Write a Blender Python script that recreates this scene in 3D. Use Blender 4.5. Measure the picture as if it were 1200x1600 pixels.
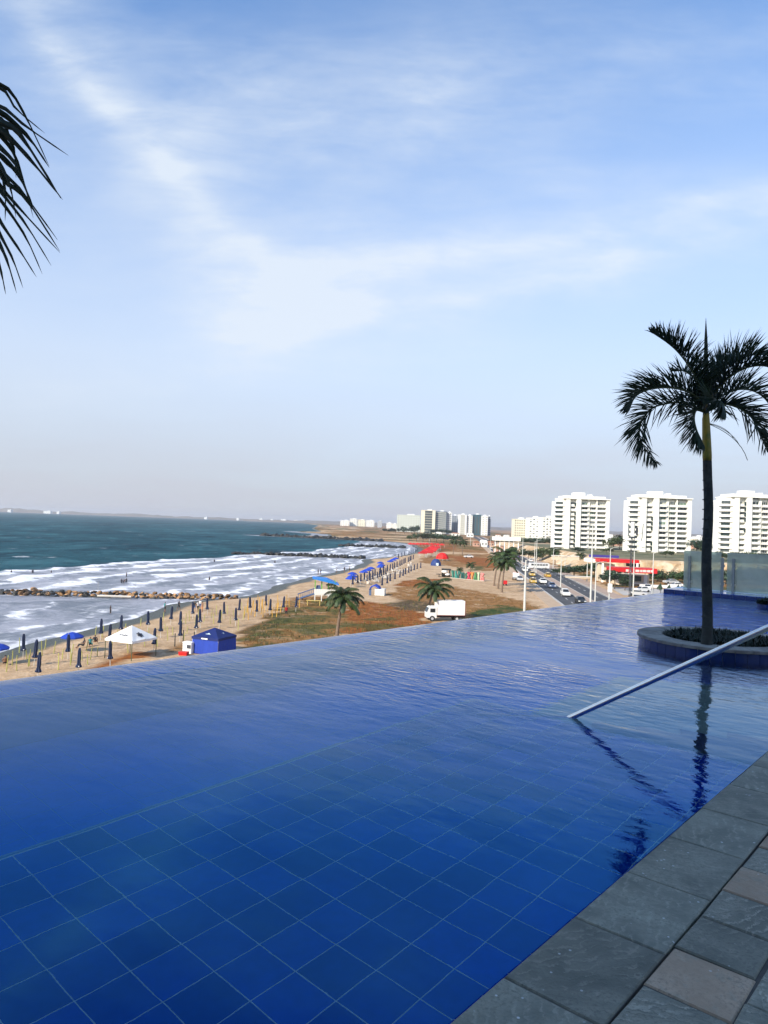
import bpy, bmesh, math, random
from mathutils import Vector, Matrix, noise as mnoise
R = math.radians
random.seed(7)
S = bpy.context.scene
for o in list(bpy.data.objects): bpy.data.objects.remove(o)
COL = S.collection

# ------------------------------------------------------------------ camera
FPX, ROLL, CAM = 1122.0, R(2.06), Vector((0, 0, 1.6))
PITCH = math.atan(18.6*math.cos(ROLL)/FPX)
def ray(x, y):
    """direction (depth 1) through a point of the 1200x1600 photograph"""
    u, v = x-600, y-800
    c, s = math.cos(ROLL), math.sin(ROLL)
    a, b = (u*c+v*s)/FPX, -(-u*s+v*c)/FPX
    cp, sp = math.cos(PITCH), math.sin(PITCH)
    return Vector((a, cp-b*sp, sp+b*cp))
def P(x, y, z):
    r = ray(x, y); return CAM+r*((z-CAM.z)/r.z)
def at(x, y, depth):
    r = ray(x, y); return CAM+r*(depth/r.y)
cam = bpy.data.cameras.new('camera'); camo = bpy.data.objects.new('camera', cam); COL.objects.link(camo)
fw = ray(600, 800).normalized(); rt = (ray(601, 800)-ray(600, 800)).normalized(); up = rt.cross(fw)
camo.matrix_world = Matrix(((rt.x, up.x, -fw.x, 0), (rt.y, up.y, -fw.y, 0), (rt.z, up.z, -fw.z, CAM.z), (0, 0, 0, 1)))
cam.sensor_fit = 'VERTICAL'; cam.sensor_height = 36; cam.lens = 36*FPX/1600
cam.clip_start = 0.05; cam.clip_end = 30000
S.camera = camo
S.render.resolution_x, S.render.resolution_y = 768, 1024

# ------------------------------------------------------------------ node helper
class N:
    def __init__(s, tree): s.t = tree; s.n = tree.nodes; s.l = tree.links
    def node(s, typ, **kw):
        n = s.n.new(typ)
        for k, v in kw.items(): setattr(n, k, v)
        return n
    def put(s, sock, v):
        if hasattr(v, 'is_output'): s.l.new(v, sock)
        elif v is not None: sock.default_value = v
    def m(s, op, a, b=None, c=None, clamp=False):
        n = s.node('ShaderNodeMath', operation=op, use_clamp=clamp)
        for i, v in enumerate((a, b, c)): s.put(n.inputs[i], v)
        return n.outputs[0]
    def ss(s, x, lo, hi):
        n = s.node('ShaderNodeMapRange', interpolation_type='SMOOTHSTEP')
        s.put(n.inputs[0], x); n.inputs[1].default_value = lo; n.inputs[2].default_value = hi
        return n.outputs[0]
    def lin(s, x, lo, hi, a=0., b=1.):
        n = s.node('ShaderNodeMapRange'); s.put(n.inputs[0], x)
        for i, v in enumerate((lo, hi, a, b)): n.inputs[i+1].default_value = v
        return n.outputs[0]
    def mix(s, f, a, b, blend='MIX'):
        n = s.node('ShaderNodeMix', data_type='RGBA', blend_type=blend)
        s.put(n.inputs[0], f); s.put(n.inputs[6], col4(a)); s.put(n.inputs[7], col4(b))
        return n.outputs[2]
    def noise(s, vec, scale, detail=4, rough=.55, dist=0, out=0):
        n = s.node('ShaderNodeTexNoise'); s.put(n.inputs['Vector'], vec)
        n.inputs['Scale'].default_value = scale; n.inputs['Detail'].default_value = detail
        n.inputs['Roughness'].default_value = rough; n.inputs['Distortion'].default_value = dist
        return n.outputs[out]
    def vor(s, vec, scale, feature='F1', out='Distance'):
        n = s.node('ShaderNodeTexVoronoi', feature=feature); s.put(n.inputs['Vector'], vec); n.inputs['Scale'].default_value = scale
        return n.outputs[out]
    def mapv(s, vec, scale=(1, 1, 1), rot=(0, 0, 0), loc=(0, 0, 0)):
        n = s.node('ShaderNodeMapping'); s.put(n.inputs[0], vec)
        n.inputs[1].default_value = loc; n.inputs[2].default_value = rot; n.inputs[3].default_value = scale
        return n.outputs[0]
    def sep(s, v):
        n = s.node('ShaderNodeSeparateXYZ'); s.put(n.inputs[0], v); return n.outputs
    def comb(s, x, y, z=0.):
        n = s.node('ShaderNodeCombineXYZ')
        for i, v in enumerate((x, y, z)): s.put(n.inputs[i], v)
        return n.outputs[0]
    def bump(s, h, strength=.3, dist=.02, normal=None):
        n = s.node('ShaderNodeBump'); s.put(n.inputs['Height'], h); s.put(n.inputs['Strength'], strength)
        n.inputs['Distance'].default_value = dist
        if normal is not None: s.put(n.inputs['Normal'], normal)
        return n.outputs[0]
def col4(c):
    if isinstance(c, (tuple, list)) and len(c) == 3: return (*c, 1)
    return c

# ------------------------------------------------------------------ sky, sun, exposure
SUN_EL, SUN_AZ = R(30), R(-136)       # azimuth from +Y towards +X
w = bpy.data.worlds.new('World'); S.world = w; w.use_nodes = True; w.cycles.sampling_method = 'MANUAL'; w.cycles.sample_map_resolution = 512
g = N(w.node_tree); g.n.clear()
sky = g.node('ShaderNodeTexSky', sky_type='NISHITA', sun_disc=False)
sky.sun_elevation = SUN_EL; sky.sun_rotation = SUN_AZ
sky.altitude = 20; sky.air_density = 1.0; sky.dust_density = 1.0; sky.ozone_density = 2.0
tc = g.node('ShaderNodeTexCoord').outputs['Generated']
nx, ny, nz = g.sep(tc)
el = g.m('MAXIMUM', nz, 0.0)
# cirrus: noise laid on a high flat sheet of air, plus three long streaks that cross the view
den = g.m('ADD', el, .10)
sheet = g.comb(g.m('DIVIDE', nx, den), g.m('DIVIDE', ny, den))
fib = g.mapv(sheet, scale=(.55, 1.5, 1), rot=(0, 0, R(-28)))
fine = g.noise(fib, 2.2, 8, .58, .25)
broad = g.noise(sheet, .62, 4, .5, .2)
veil = g.m('MULTIPLY', g.ss(broad, .36, .66), g.lin(fine, .25, .75, .35, 1.0))
ay = g.m('MAXIMUM', g.m('ABSOLUTE', ny), .08)
u = g.m('DIVIDE', nx, ay); v = g.m('DIVIDE', nz, ay)
wob = g.m('SUBTRACT', g.noise(g.comb(u, v, 3.), 2.4, 4, .5, .1), .5)
fibres = [g.noise(g.mapv(g.comb(u, v, 4.), scale=(3.2, 8., 1), rot=(0, 0, R(a_))), 1.5, 6, .58, .1) for a_ in (48, -12)]
def streak(u0, v0, u1, v1, bend, wid, lo, hi, amt, seed):
    L = math.hypot(u1-u0, v1-v0); tx, ty = (u1-u0)/L, (v1-v0)/L
    du = g.m('SUBTRACT', u, u0); dv = g.m('SUBTRACT', v, v0)
    s = g.m('ADD', g.m('MULTIPLY', du, tx), g.m('MULTIPLY', dv, ty))
    d = g.m('ADD', g.m('MULTIPLY', du, -ty), g.m('MULTIPLY', dv, tx))
    sn = g.m('DIVIDE', s, L)
    arc = g.m('MULTIPLY', g.m('MULTIPLY', sn, g.m('SUBTRACT', 1.0, sn)), 4*bend)
    d = g.m('ADD', g.m('SUBTRACT', d, arc), g.m('MULTIPLY', wob, wid*1.1))
    fibre = fibres[0 if ty < -.4 else 1]
    prof = g.m('POWER', g.m('SUBTRACT', 1.0, g.ss(g.m('ABSOLUTE', d), 0.0, wid*1.5)), 1.4)
    ends = g.m('MULTIPLY', g.ss(sn, lo, lo+.35), g.m('SUBTRACT', 1.0, g.ss(sn, hi-.4, hi)))
    return g.m('MULTIPLY', g.m('MULTIPLY', prof, ends), g.m('MULTIPLY', g.lin(fibre, .30, .68, .34, 1.0), amt))
k1 = streak(-.54, .74, -.17, .33, -.02, .10, -.4, 1.45, .46, 1.)
k2 = streak(-.22, .31, .56, .475, -.015, .115, -.3, 1.6, .42, 2.)
k3 = streak(-.25, .255, .31, .345, 0, .05, -.2, 1.3, .45, 3.)
k4 = streak(-.70, .50, -.02, .36, 0, .36, -.3, 1.25, .34, 4.)
k5 = streak(.05, .64, .60, .70, 0, .11, -.3, 1.5, .34, 5.)
k6 = streak(-.35, .56, .30, .52, .02, .16, -.2, 1.2, .40, 6.)
k7 = streak(-.50, .66, -.14, .34, -.015, .030, -.3, 1.3, .40, 7.)
k8 = streak(-.20, .335, .58, .50, -.02, .034, -.2, 1.5, .50, 8.)
k9 = streak(-.10, .285, .50, .43, -.01, .028, -.2, 1.4, .42, 9.)
k10 = g.m('ADD', streak(-.55, .15, .15, .25, .01, .06, -.2, 1.3, .40, 10.), streak(-.1, .10, .6, .20, .01, .06, -.2, 1.3, .35, 11.))
front = g.ss(ny, 0.0, .3)
ks = g.m('ADD', g.m('ADD', k1, k2), g.m('ADD', g.m('ADD', k3, k4), g.m('ADD', g.m('ADD', k5, k6), g.m('ADD', g.m('ADD', k7, k8), g.m('ADD', k9, k10)))))
wisp = g.noise(g.mapv(g.comb(u, v, 1.), scale=(1.0, 4.2, 1), rot=(0, 0, R(-14))), 5.5, 9, .66, .5)
ks = g.m('MULTIPLY', ks, g.lin(wisp, .34, .66, .66, 1.10))
cl = g.m('ADD', g.m('MULTIPLY', veil, .30), g.m('MULTIPLY', ks, front), clamp=True)
haz = g.m('SUBTRACT', 1.0, g.ss(nz, 0.0, .60))
haz = g.m('MULTIPLY', g.m('POWER', haz, .9), .96)
SKY_S = .10
base = g.mix(1.0, sky.outputs[0], (SKY_S*.90, SKY_S*1.33, SKY_S*1.70), 'MULTIPLY')
c1 = g.mix(g.m('MULTIPLY', cl, .80), base, (.57, .615, .655))
lilac = g.mix(g.ss(nz, .02, .24), (.39, .396, .450), (.495, .520, .568))
c2 = g.mix(g.m('MULTIPLY', haz, g.m('SUBTRACT', 1.0, g.m('MULTIPLY', cl, .35))), c1, lilac)
bg = g.node('ShaderNodeBackground'); g.l.new(c2, bg.inputs[0]); bg.inputs[1].default_value = 1.0
g.l.new(bg.outputs[0], g.node('ShaderNodeOutputWorld').inputs[0])
sd = bpy.data.lights.new('sun', 'SUN'); sd.energy = 4.3; sd.angle = R(.55); sd.color = (1.0, .90, .75)
sun = bpy.data.objects.new('sun', sd); COL.objects.link(sun); sun.location = (-60, -60, 90)
tosun = Vector((math.sin(SUN_AZ)*math.cos(SUN_EL), math.cos(SUN_AZ)*math.cos(SUN_EL), math.sin(SUN_EL)))
sun.rotation_euler = tosun.to_track_quat('Z', 'Y').to_euler()
S.view_settings.view_transform = 'Standard'; S.view_settings.look = 'None'
S.view_settings.exposure = 0.65; S.view_settings.gamma = 1.0; S.view_settings.use_curve_mapping = False
S.render.engine = 'CYCLES'
cy = S.cycles
cy.use_denoising = True; cy.use_adaptive_sampling = True; cy.adaptive_threshold = .02; cy.max_bounces = 8; cy.transmission_bounces = 6; cy.transparent_max_bounces = 16
cy.diffuse_bounces = 3; cy.glossy_bounces = 3; cy.volume_bounces = 0
cy.caustics_refractive = True; cy.caustics_reflective = False; cy.sample_clamp_indirect = 6.0

# ------------------------------------------------------------------ materials
MATS = {}
def mat(name, base, rough=.6, var=.12, scale=3., bump=0., bscale=30., bdist=.02, spec=.4, metal=0., rnd=0., second=None, sscale=.6, lo=.45, hi=.6, coords='Object', trans=0., detail=5):
    """procedural surface: colour with noise, optional second tone in patches, random tint per object, fine bump"""
    if name in MATS: return MATS[name]
    m = bpy.data.materials.new(name); m.use_nodes = True; MATS[name] = m
    q = N(m.node_tree); b = q.n['Principled BSDF']
    vec = q.node('ShaderNodeTexCoord').outputs[coords]
    if rnd:
        oi = q.node('ShaderNodeObjectInfo').outputs['Random']
        vm = q.node('ShaderNodeVectorMath', operation='ADD'); q.put(vm.inputs[0], vec)
        q.put(vm.inputs[1], q.comb(q.m('MULTIPLY', oi, 91.), q.m('MULTIPLY', oi, 37.), q.m('MULTIPLY', oi, 13.))); vec = vm.outputs[0]
    c = col4(base)
    nz_ = q.noise(vec, scale, detail, .6)
    if second is not None:
        c = q.mix(q.ss(q.noise(vec, sscale, 5, .6, .5), lo, hi), c, second)
    fac = q.lin(nz_, .25, .75, 1-var, 1+var)
    if rnd: fac = q.m('MULTIPLY', fac, q.lin(oi, 0, 1, 1-rnd, 1+rnd))
    g3 = q.comb(fac, fac, fac)
    mx = q.mix(1.0, c, g3, 'MULTIPLY')
    q.l.new(mx, b.inputs['Base Color'])
    b.inputs['Roughness'].default_value = rough; b.inputs['Specular IOR Level'].default_value = spec
    b.inputs['Metallic'].default_value = metal
    if trans: b.inputs['Transmission Weight'].default_value = trans
    if bump: q.l.new(q.bump(q.noise(vec, bscale, 5, .6), bump, bdist), b.inputs['Normal'])
    return m

# ------------------------------------------------------------------ mesh builder
class MB:
    def __init__(s): s.v = []; s.f = []; s.mi = []
    def add(s, vs, fs, mi=0, M=None):
        k = len(s.v)
        s.v += [tuple(M @ Vector(p)) if M else tuple(p) for p in vs]
        s.f += [tuple(i+k for i in f) for f in fs]; s.mi += [mi]*len(fs)
        return s
    def box(s, c, d, rz=0., mi=0, M=None, taper=1.):
        x, y, z = d[0]/2, d[1]/2, d[2]/2
        vs = []
        for sz in (-1, 1):
            t = taper if sz > 0 else 1.
            for sx, sy in ((-1, -1), (1, -1), (1, 1), (-1, 1)):
                px, py = sx*x*t, sy*y*t
                vs.append((c[0]+px*math.cos(rz)-py*math.sin(rz), c[1]+px*math.sin(rz)+py*math.cos(rz), c[2]+sz*z))
        return s.add(vs, [(3, 2, 1, 0), (4, 5, 6, 7), (0, 1, 5, 4), (1, 2, 6, 5), (2, 3, 7, 6), (3, 0, 4, 7)], mi, M)
    def bar(s, a, b, r, mi=0, r2=None, n=6):
        return s.tube([a, b], [r, r if r2 is None else r2], n, mi)
    def tube(s, pts, rad, n=8, mi=0, cap=True):
        pts = [Vector(p) for p in pts]
        if not hasattr(rad, '__len__'): rad = [rad]*len(pts)
        vs, fs = [], []
        ref = None
        for i, p in enumerate(pts):
            t = (pts[min(i+1, len(pts)-1)]-pts[max(i-1, 0)]).normalized()
            if ref is None: ref = Vector((0, 0, 1)) if abs(t.z) < .9 else Vector((1, 0, 0))
            a = t.cross(ref).normalized(); b = a.cross(t); ref = b if abs(b.dot(t)) < .5 else ref
            for k in range(n):
                an = 2*math.pi*k/n
                vs.append(p+(a*math.cos(an)+b*math.sin(an))*rad[i])
        for i in range(len(pts)-1):
            for k in range(n):
                fs.append((i*n+k, i*n+(k+1) % n, (i+1)*n+(k+1) % n, (i+1)*n+k))
        if cap: fs += [tuple(range(n))[::-1], tuple((len(pts)-1)*n+k for k in range(n))]
        return s.add(vs, fs, mi)
    def lathe(s, prof, c=(0, 0, 0), n=16, mi=0, fold=None):
        vs, fs = [], []
        for j, (r, z) in enumerate(prof):
            for k in range(n):
                an = 2*math.pi*k/n
                rr = r*(fold if (fold and k % 2) else 1.)
                vs.append((c[0]+rr*math.cos(an), c[1]+rr*math.sin(an), c[2]+z))
        for j in range(len(prof)-1):
            for k in range(n): fs.append((j*n+k, j*n+(k+1) % n, (j+1)*n+(k+1) % n, (j+1)*n+k))
        return s.add(vs, fs, mi)
    def prism(s, poly, axis, a, b, mi=0, M=None):
        """poly of 2-D points extruded along axis from a to b"""
        n = len(poly)
        def pt(p, h): return {'x': (h, p[0], p[1]), 'y': (p[0], h, p[1]), 'z': (p[0], p[1], h)}[axis]
        vs = [pt(p, a) for p in poly]+[pt(p, b) for p in poly]
        fs = [tuple(range(n))[::-1], tuple(range(n, 2*n))]+[(i, (i+1) % n, n+(i+1) % n, n+i) for i in range(n)]
        return s.add(vs, fs, mi, M)
    def mesh(s, name, mats, smooth=False):
        me = bpy.data.meshes.new(name); me.from_pydata(s.v, [], s.f)
        for m in (mats if isinstance(mats, (list, tuple)) else [mats]): me.materials.append(m)
        if any(s.mi): me.polygons.foreach_set('material_index', s.mi)
        if smooth: me.polygons.foreach_set('use_smooth', [True]*len(s.f))
        me.update(); return me
    def build(s, name, mats, parent=None, loc=None, rz=0., smooth=False, kind=None):
        return link(name, s.mesh(name, mats, smooth), parent, loc, rz, kind)
def link(name, me, parent=None, loc=None, rz=0., kind=None):
    o = bpy.data.objects.new(name, me); COL.objects.link(o)
    if parent: o.parent = parent
    if loc is not None: o.location = loc
    if rz: o.rotation_euler = (0, 0, rz)
    if kind: o['kind'] = kind
    return o
def tag(o, label, cat, group=None):
    o['label'] = label; o['category'] = cat
    if group: o['group'] = group
    return o
def thing(name, label, cat, loc=(0, 0, 0), rz=0., group=None, scale=None):
    o = bpy.data.objects.new(name, None); COL.objects.link(o); o.empty_display_size = .2
    o.location = loc; o.rotation_euler = (0, 0, rz)
    if scale: o.scale = (scale,)*3
    return tag(o, label, cat, group)
def copy_tree(o, parent=None):
    c = o.copy(); COL.objects.link(c)
    if parent: c.parent = parent
    for ch in o.children: copy_tree(ch, c)
    return c
ORD = 'first second third fourth fifth sixth seventh eighth ninth tenth eleventh twelfth thirteenth fourteenth fifteenth sixteenth seventeenth eighteenth nineteenth twentieth'.split()
def nth(k): return '%d%s' % (k, 'th' if 10 <= k % 100 <= 20 else {1: 'st', 2: 'nd', 3: 'rd'}.get(k % 10, 'th'))
def rank_of(lst, i): return 1+sum(1 for j, q in enumerate(lst) if (q[0], j) < (lst[i][0], i))
def lerp(a, b, t): return a+(b-a)*t
def interp(tab, x):
    if x <= tab[0][0]: return tab[0][1]
    for (x0, y0), (x1, y1) in zip(tab, tab[1:]):
        if x <= x1: return lerp(y0, y1, (x-x0)/(x1-x0))
    return tab[-1][1]
def fbm(x, y, sc, z=0., o=4): return mnoise.fractal(Vector((x/sc, y/sc, z)), 1.0, 2.0, o)

# ================================================================== THE COAST
ZS, ZG = -14.2, -13.4                       # sea level and level of the land
COAST = [(-200, -60), (20, -47), (60, -44), (80.9, -42.5), (95, -39.5), (109, -37.6), (128, -38.5), (136, -35), (141.3, -30), (149, -27.3), (163, -26.2), (182, -23.6),
         (203, -19.8), (221, -15.6), (253, -10.6), (284, -7.6), (312, -9), (318, -4.9), (357, 7.2), (406, 17.8), (485, 22.5), (573, 21.4), (625, 12), (640, 2), (655, -25),
         (675, -75), (690, -105), (705, -117), (725, -95), (780, -60), (900, -70), (1000, -118), (1030, -125), (1080, -95), (1500, -150), (3000, -275), (6000, -700), (9000, -1200)]
def xc(Y): return interp(COAST, Y)+1.6*fbm(Y, 3, 22)*min(1, max(.2, Y/150))
SURFW = [(0, 80), (184, 75), (236, 72), (270, 63), (322, 50), (400, 52), (470, 46), (573, 44), (640, 26), (700, 22), (900, 20), (1100, 20)]

def grid(name, rows, ncol, fn, mats, smooth=True, kind='structure'):
    """fn(row value, column index) -> (co, colour)"""
    vs, cs = [], []
    for r in rows:
        for c in range(ncol):
            co, cc = fn(r, c); vs.append(co); cs.append(cc)
    fs = [(i*ncol+j, i*ncol+j+1, (i+1)*ncol+j+1, (i+1)*ncol+j) for i in range(len(rows)-1) for j in range(ncol-1)]
    me = bpy.data.meshes.new(name); me.from_pydata(vs, [], fs); me.materials.append(mats)
    at_ = me.color_attributes.new('zone', 'FLOAT_COLOR', 'POINT')
    at_.data.foreach_set('color', [x for c in cs for x in c])
    me.polygons.foreach_set('use_smooth', [smooth]*len(fs)); me.update()
    return link(name, me, kind=kind)
def geo_rows(a, b, k):
    r = [a]
    while r[-1] < b: r.append(r[-1]*k)
    return r

# ---- zones of the ground, as polygons on the land
def poly_px(pts): return [tuple(P(x, y, ZG)[:2]) for x, y in pts]
ZONES = [('b', poly_px([(372, 1000), (400, 975), (440, 950), (465, 938), (500, 938), (548, 945), (545, 985), (520, 1010), (380, 1020)]), .9), ('r', poly_px([(150, 1040), (200, 1022), (240, 1018), (255, 1022), (200, 1040), (150, 1055)]), .55), ('b', poly_px([(255, 1005), (300, 995), (300, 1012), (250, 1020)]), .5),
         ('g', poly_px([(372, 1000), (400, 975), (440, 950), (465, 938), (500, 938), (548, 945), (545, 985), (520, 1010), (380, 1020)]), .42),
         ('d', poly_px([(385, 985), (425, 962), (450, 968), (400, 1000)]), .7),
         ('r', poly_px([(545, 955), (562, 938), (600, 946), (650, 955), (672, 966), (670, 990), (540, 1004), (546, 975)]), 1.),
         ('g', poly_px([(545, 972), (590, 968), (636, 960), (634, 970), (600, 985), (545, 1000)]), .4),
         ('d', poly_px([(598, 944), (640, 939), (690, 944), (700, 962), (640, 956)]), .95),
         ('b', poly_px([(606, 930), (640, 917), (720, 917), (800, 935), (850, 945), (880, 958), (740, 972), (650, 945)]), .8),
         ('g', poly_px([(730, 952), (770, 946), (820, 950), (828, 962), (735, 975)]), .8),
         ('r', poly_px([(622, 911), (650, 905), (690, 906), (692, 915), (640, 919), (620, 917)]), .8),
         ('b', poly_px([(655, 874), (700, 866), (770, 866), (800, 885), (760, 892), (706, 884), (660, 880)]), .9),
         ('g', poly_px([(735, 888), (750, 884), (765, 888), (745, 892)]), .9),
         ('r', poly_px([(700, 868), (760, 872), (790, 884), (770, 888), (715, 878)]), .6),
         ('b', poly_px([(440, 945), (470, 932), (505, 930), (540, 945), (480, 960)]), .7),
         ('r', poly_px([(640, 850), (700, 846), (720, 852), (700, 862), (660, 864)]), .5)]
def inside(p, poly):
    x, y = p; c = False; j = len(poly)-1
    for i in range(len(poly)):
        xi, yi = poly[i]; xj, yj = poly[j]
        if (yi > y) != (yj > y) and x < (xj-xi)*(y-yi)/(yj-yi)+xi: c = not c
        j = i
    return c
ZB = [(k, pl, amt, min(p[0] for p in pl), max(p[0] for p in pl), min(p[1] for p in pl), max(p[1] for p in pl)) for k, pl, amt in ZONES]
def road_l(Y): return 36.1+.106*(Y-140.8)
def zone(X, Y):
    out = [0., 0., 0., 0.]
    jx, jy = X+3.0*fbm(X, Y, 9, 1), Y+5*fbm(X, Y, 12, 5)
    for k, pl, amt, x0, x1, y0, y1 in ZB:
        if x0-5 < X < x1+5 and y0-8 < Y < y1+8 and inside((jx, jy), pl):
            i = 'bgrd'.index(k); out[i] = max(out[i], amt)
    if Y > 420:                                                     # beyond the bay: scrub and pale earth in patches
        n = fbm(X, Y, 70, 2)
        out[0] = max(out[0], min(1, max(0, .55+n*1.2)))
        out[1] = max(out[1], min(1, max(0, .1+fbm(X, Y, 45, 8)*1.6)))
    elif X > road_l(Y)+20:
        out[1] = max(out[1], min(1, max(0, .35+fbm(X, Y, 18, 8)*1.4))); out[0] = .7
    return out
OFF = [-14, -8, -4, -2, -1, 0, 1, 2, 3, 4.5, 6, 8, 10, 12.5]
while OFF[-1] < 120: OFF.append(OFF[-1]+1.6)
while OFF[-1] < 5500: OFF.append(OFF[-1]*1.13)
def land_fn(Y, c):
    d = OFF[c]*(1 if Y < 450 else 1+(Y-450)/900*(OFF[c] > 0)); X = xc(Y)+d
    z = ZS+.02+d*.075 if d < 0 else ZS+.02+min(d, 10)*.078
    if d > 8: z += .10*fbm(X, Y, 6)*min(1, (d-8)/6)+.12*fbm(X, Y, 25, 3)*min(1, (d-8)/6)*(X < road_l(Y)-4)
    z = min(z, ZG+.12) if X > road_l(Y)-3 else z
    if X > road_l(Y)-3: z = ZG-.02
    zn = zone(X, Y)
    return (X, Y, z), (zn[0], zn[1], zn[2], zn[3])
def shore_land_material():
    m = bpy.data.materials.new('beach and dry scrub'); m.use_nodes = True; q = N(m.node_tree); b = q.n['Principled BSDF']
    vc = q.node('ShaderNodeVertexColor', layer_name='zone')
    sr = q.node('ShaderNodeSeparateColor'); q.l.new(vc.outputs[0], sr.inputs[0])
    geo = q.node('ShaderNodeNewGeometry').outputs['Position']; x, y, z = q.sep(geo)
    n1 = q.noise(geo, .9, 6, .65); n2 = q.noise(geo, .16, 5, .6, .6); n3 = q.noise(q.mapv(geo, scale=(.75, .55, 1)), .42, 6, .7, .5)
    n4 = q.noise(geo, 3.5, 4, .6)
    c = q.mix(q.ss(n2, .35, .7), (.48, .33, .195), (.60, .435, .285))
    c = q.mix(q.m('MULTIPLY', q.ss(n4, .48, .66), .8), c, (.36, .235, .135))
    trod = q.m('MULTIPLY', q.ss(n3, .50, .66), .6); c = q.mix(trod, c, (.30, .185, .10))
    c = q.mix(q.m('MULTIPLY', q.ss(n1, .46, .62), .45), c, (.37, .235, .125))
    def lay(c, ch, colr, lo, hi, nn):
        f = q.m('MULTIPLY', q.ss(ch, .05, .6), q.ss(nn, lo, hi)); return q.mix(f, c, colr)
    brown = q.mix(q.ss(n1, .35, .65), (.17, .080, .025), (.33, .17, .06))
    c = lay(c, sr.outputs[0], brown, .28, .50, n3)
    red = q.mix(q.ss(n1, .35, .65), (.17, .050, .010), (.31, .115, .028)); c = lay(c, sr.outputs[2], red, .24, .46, n3)
    dark = q.mix(q.ss(n1, .4, .6), (.05, .035, .02), (.11, .075, .035)); c = q.mix(q.m('MULTIPLY', vc.outputs[1], q.ss(n3, .3, .5)), c, dark)
    green = q.mix(q.ss(n1, .4, .65), (.022, .05, .012), (.075, .085, .022)); c = lay(c, sr.outputs[1], green, .40, .56, n2)
    # wet sand where the swash reaches
    wetz = q.m('ADD', z, q.m('MULTIPLY', q.m('SUBTRACT', n2, .5), .16))
    wet = q.m('SUBTRACT', 1.0, q.ss(wetz, ZS+.30, ZS+.44))
    c = q.mix(wet, c, (.075, .080, .066))
    q.l.new(c, b.inputs['Base Color'])
    q.l.new(q.lin(wet, 0, 1, .9, .45), b.inputs['Roughness']); b.inputs['Specular IOR Level'].default_value = .12
    q.l.new(q.bump(q.m('ADD', n1, q.m('MULTIPLY', n4, .4)), .9, .25), b.inputs['Normal'])
    return m
land = grid('land', [-200, -60, 0, 25]+geo_rows(40, 460, 1.0105)+geo_rows(466, 1200, 1.02)+geo_rows(1230, 9000, 1.12), len(OFF), land_fn, shore_land_material())

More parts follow.
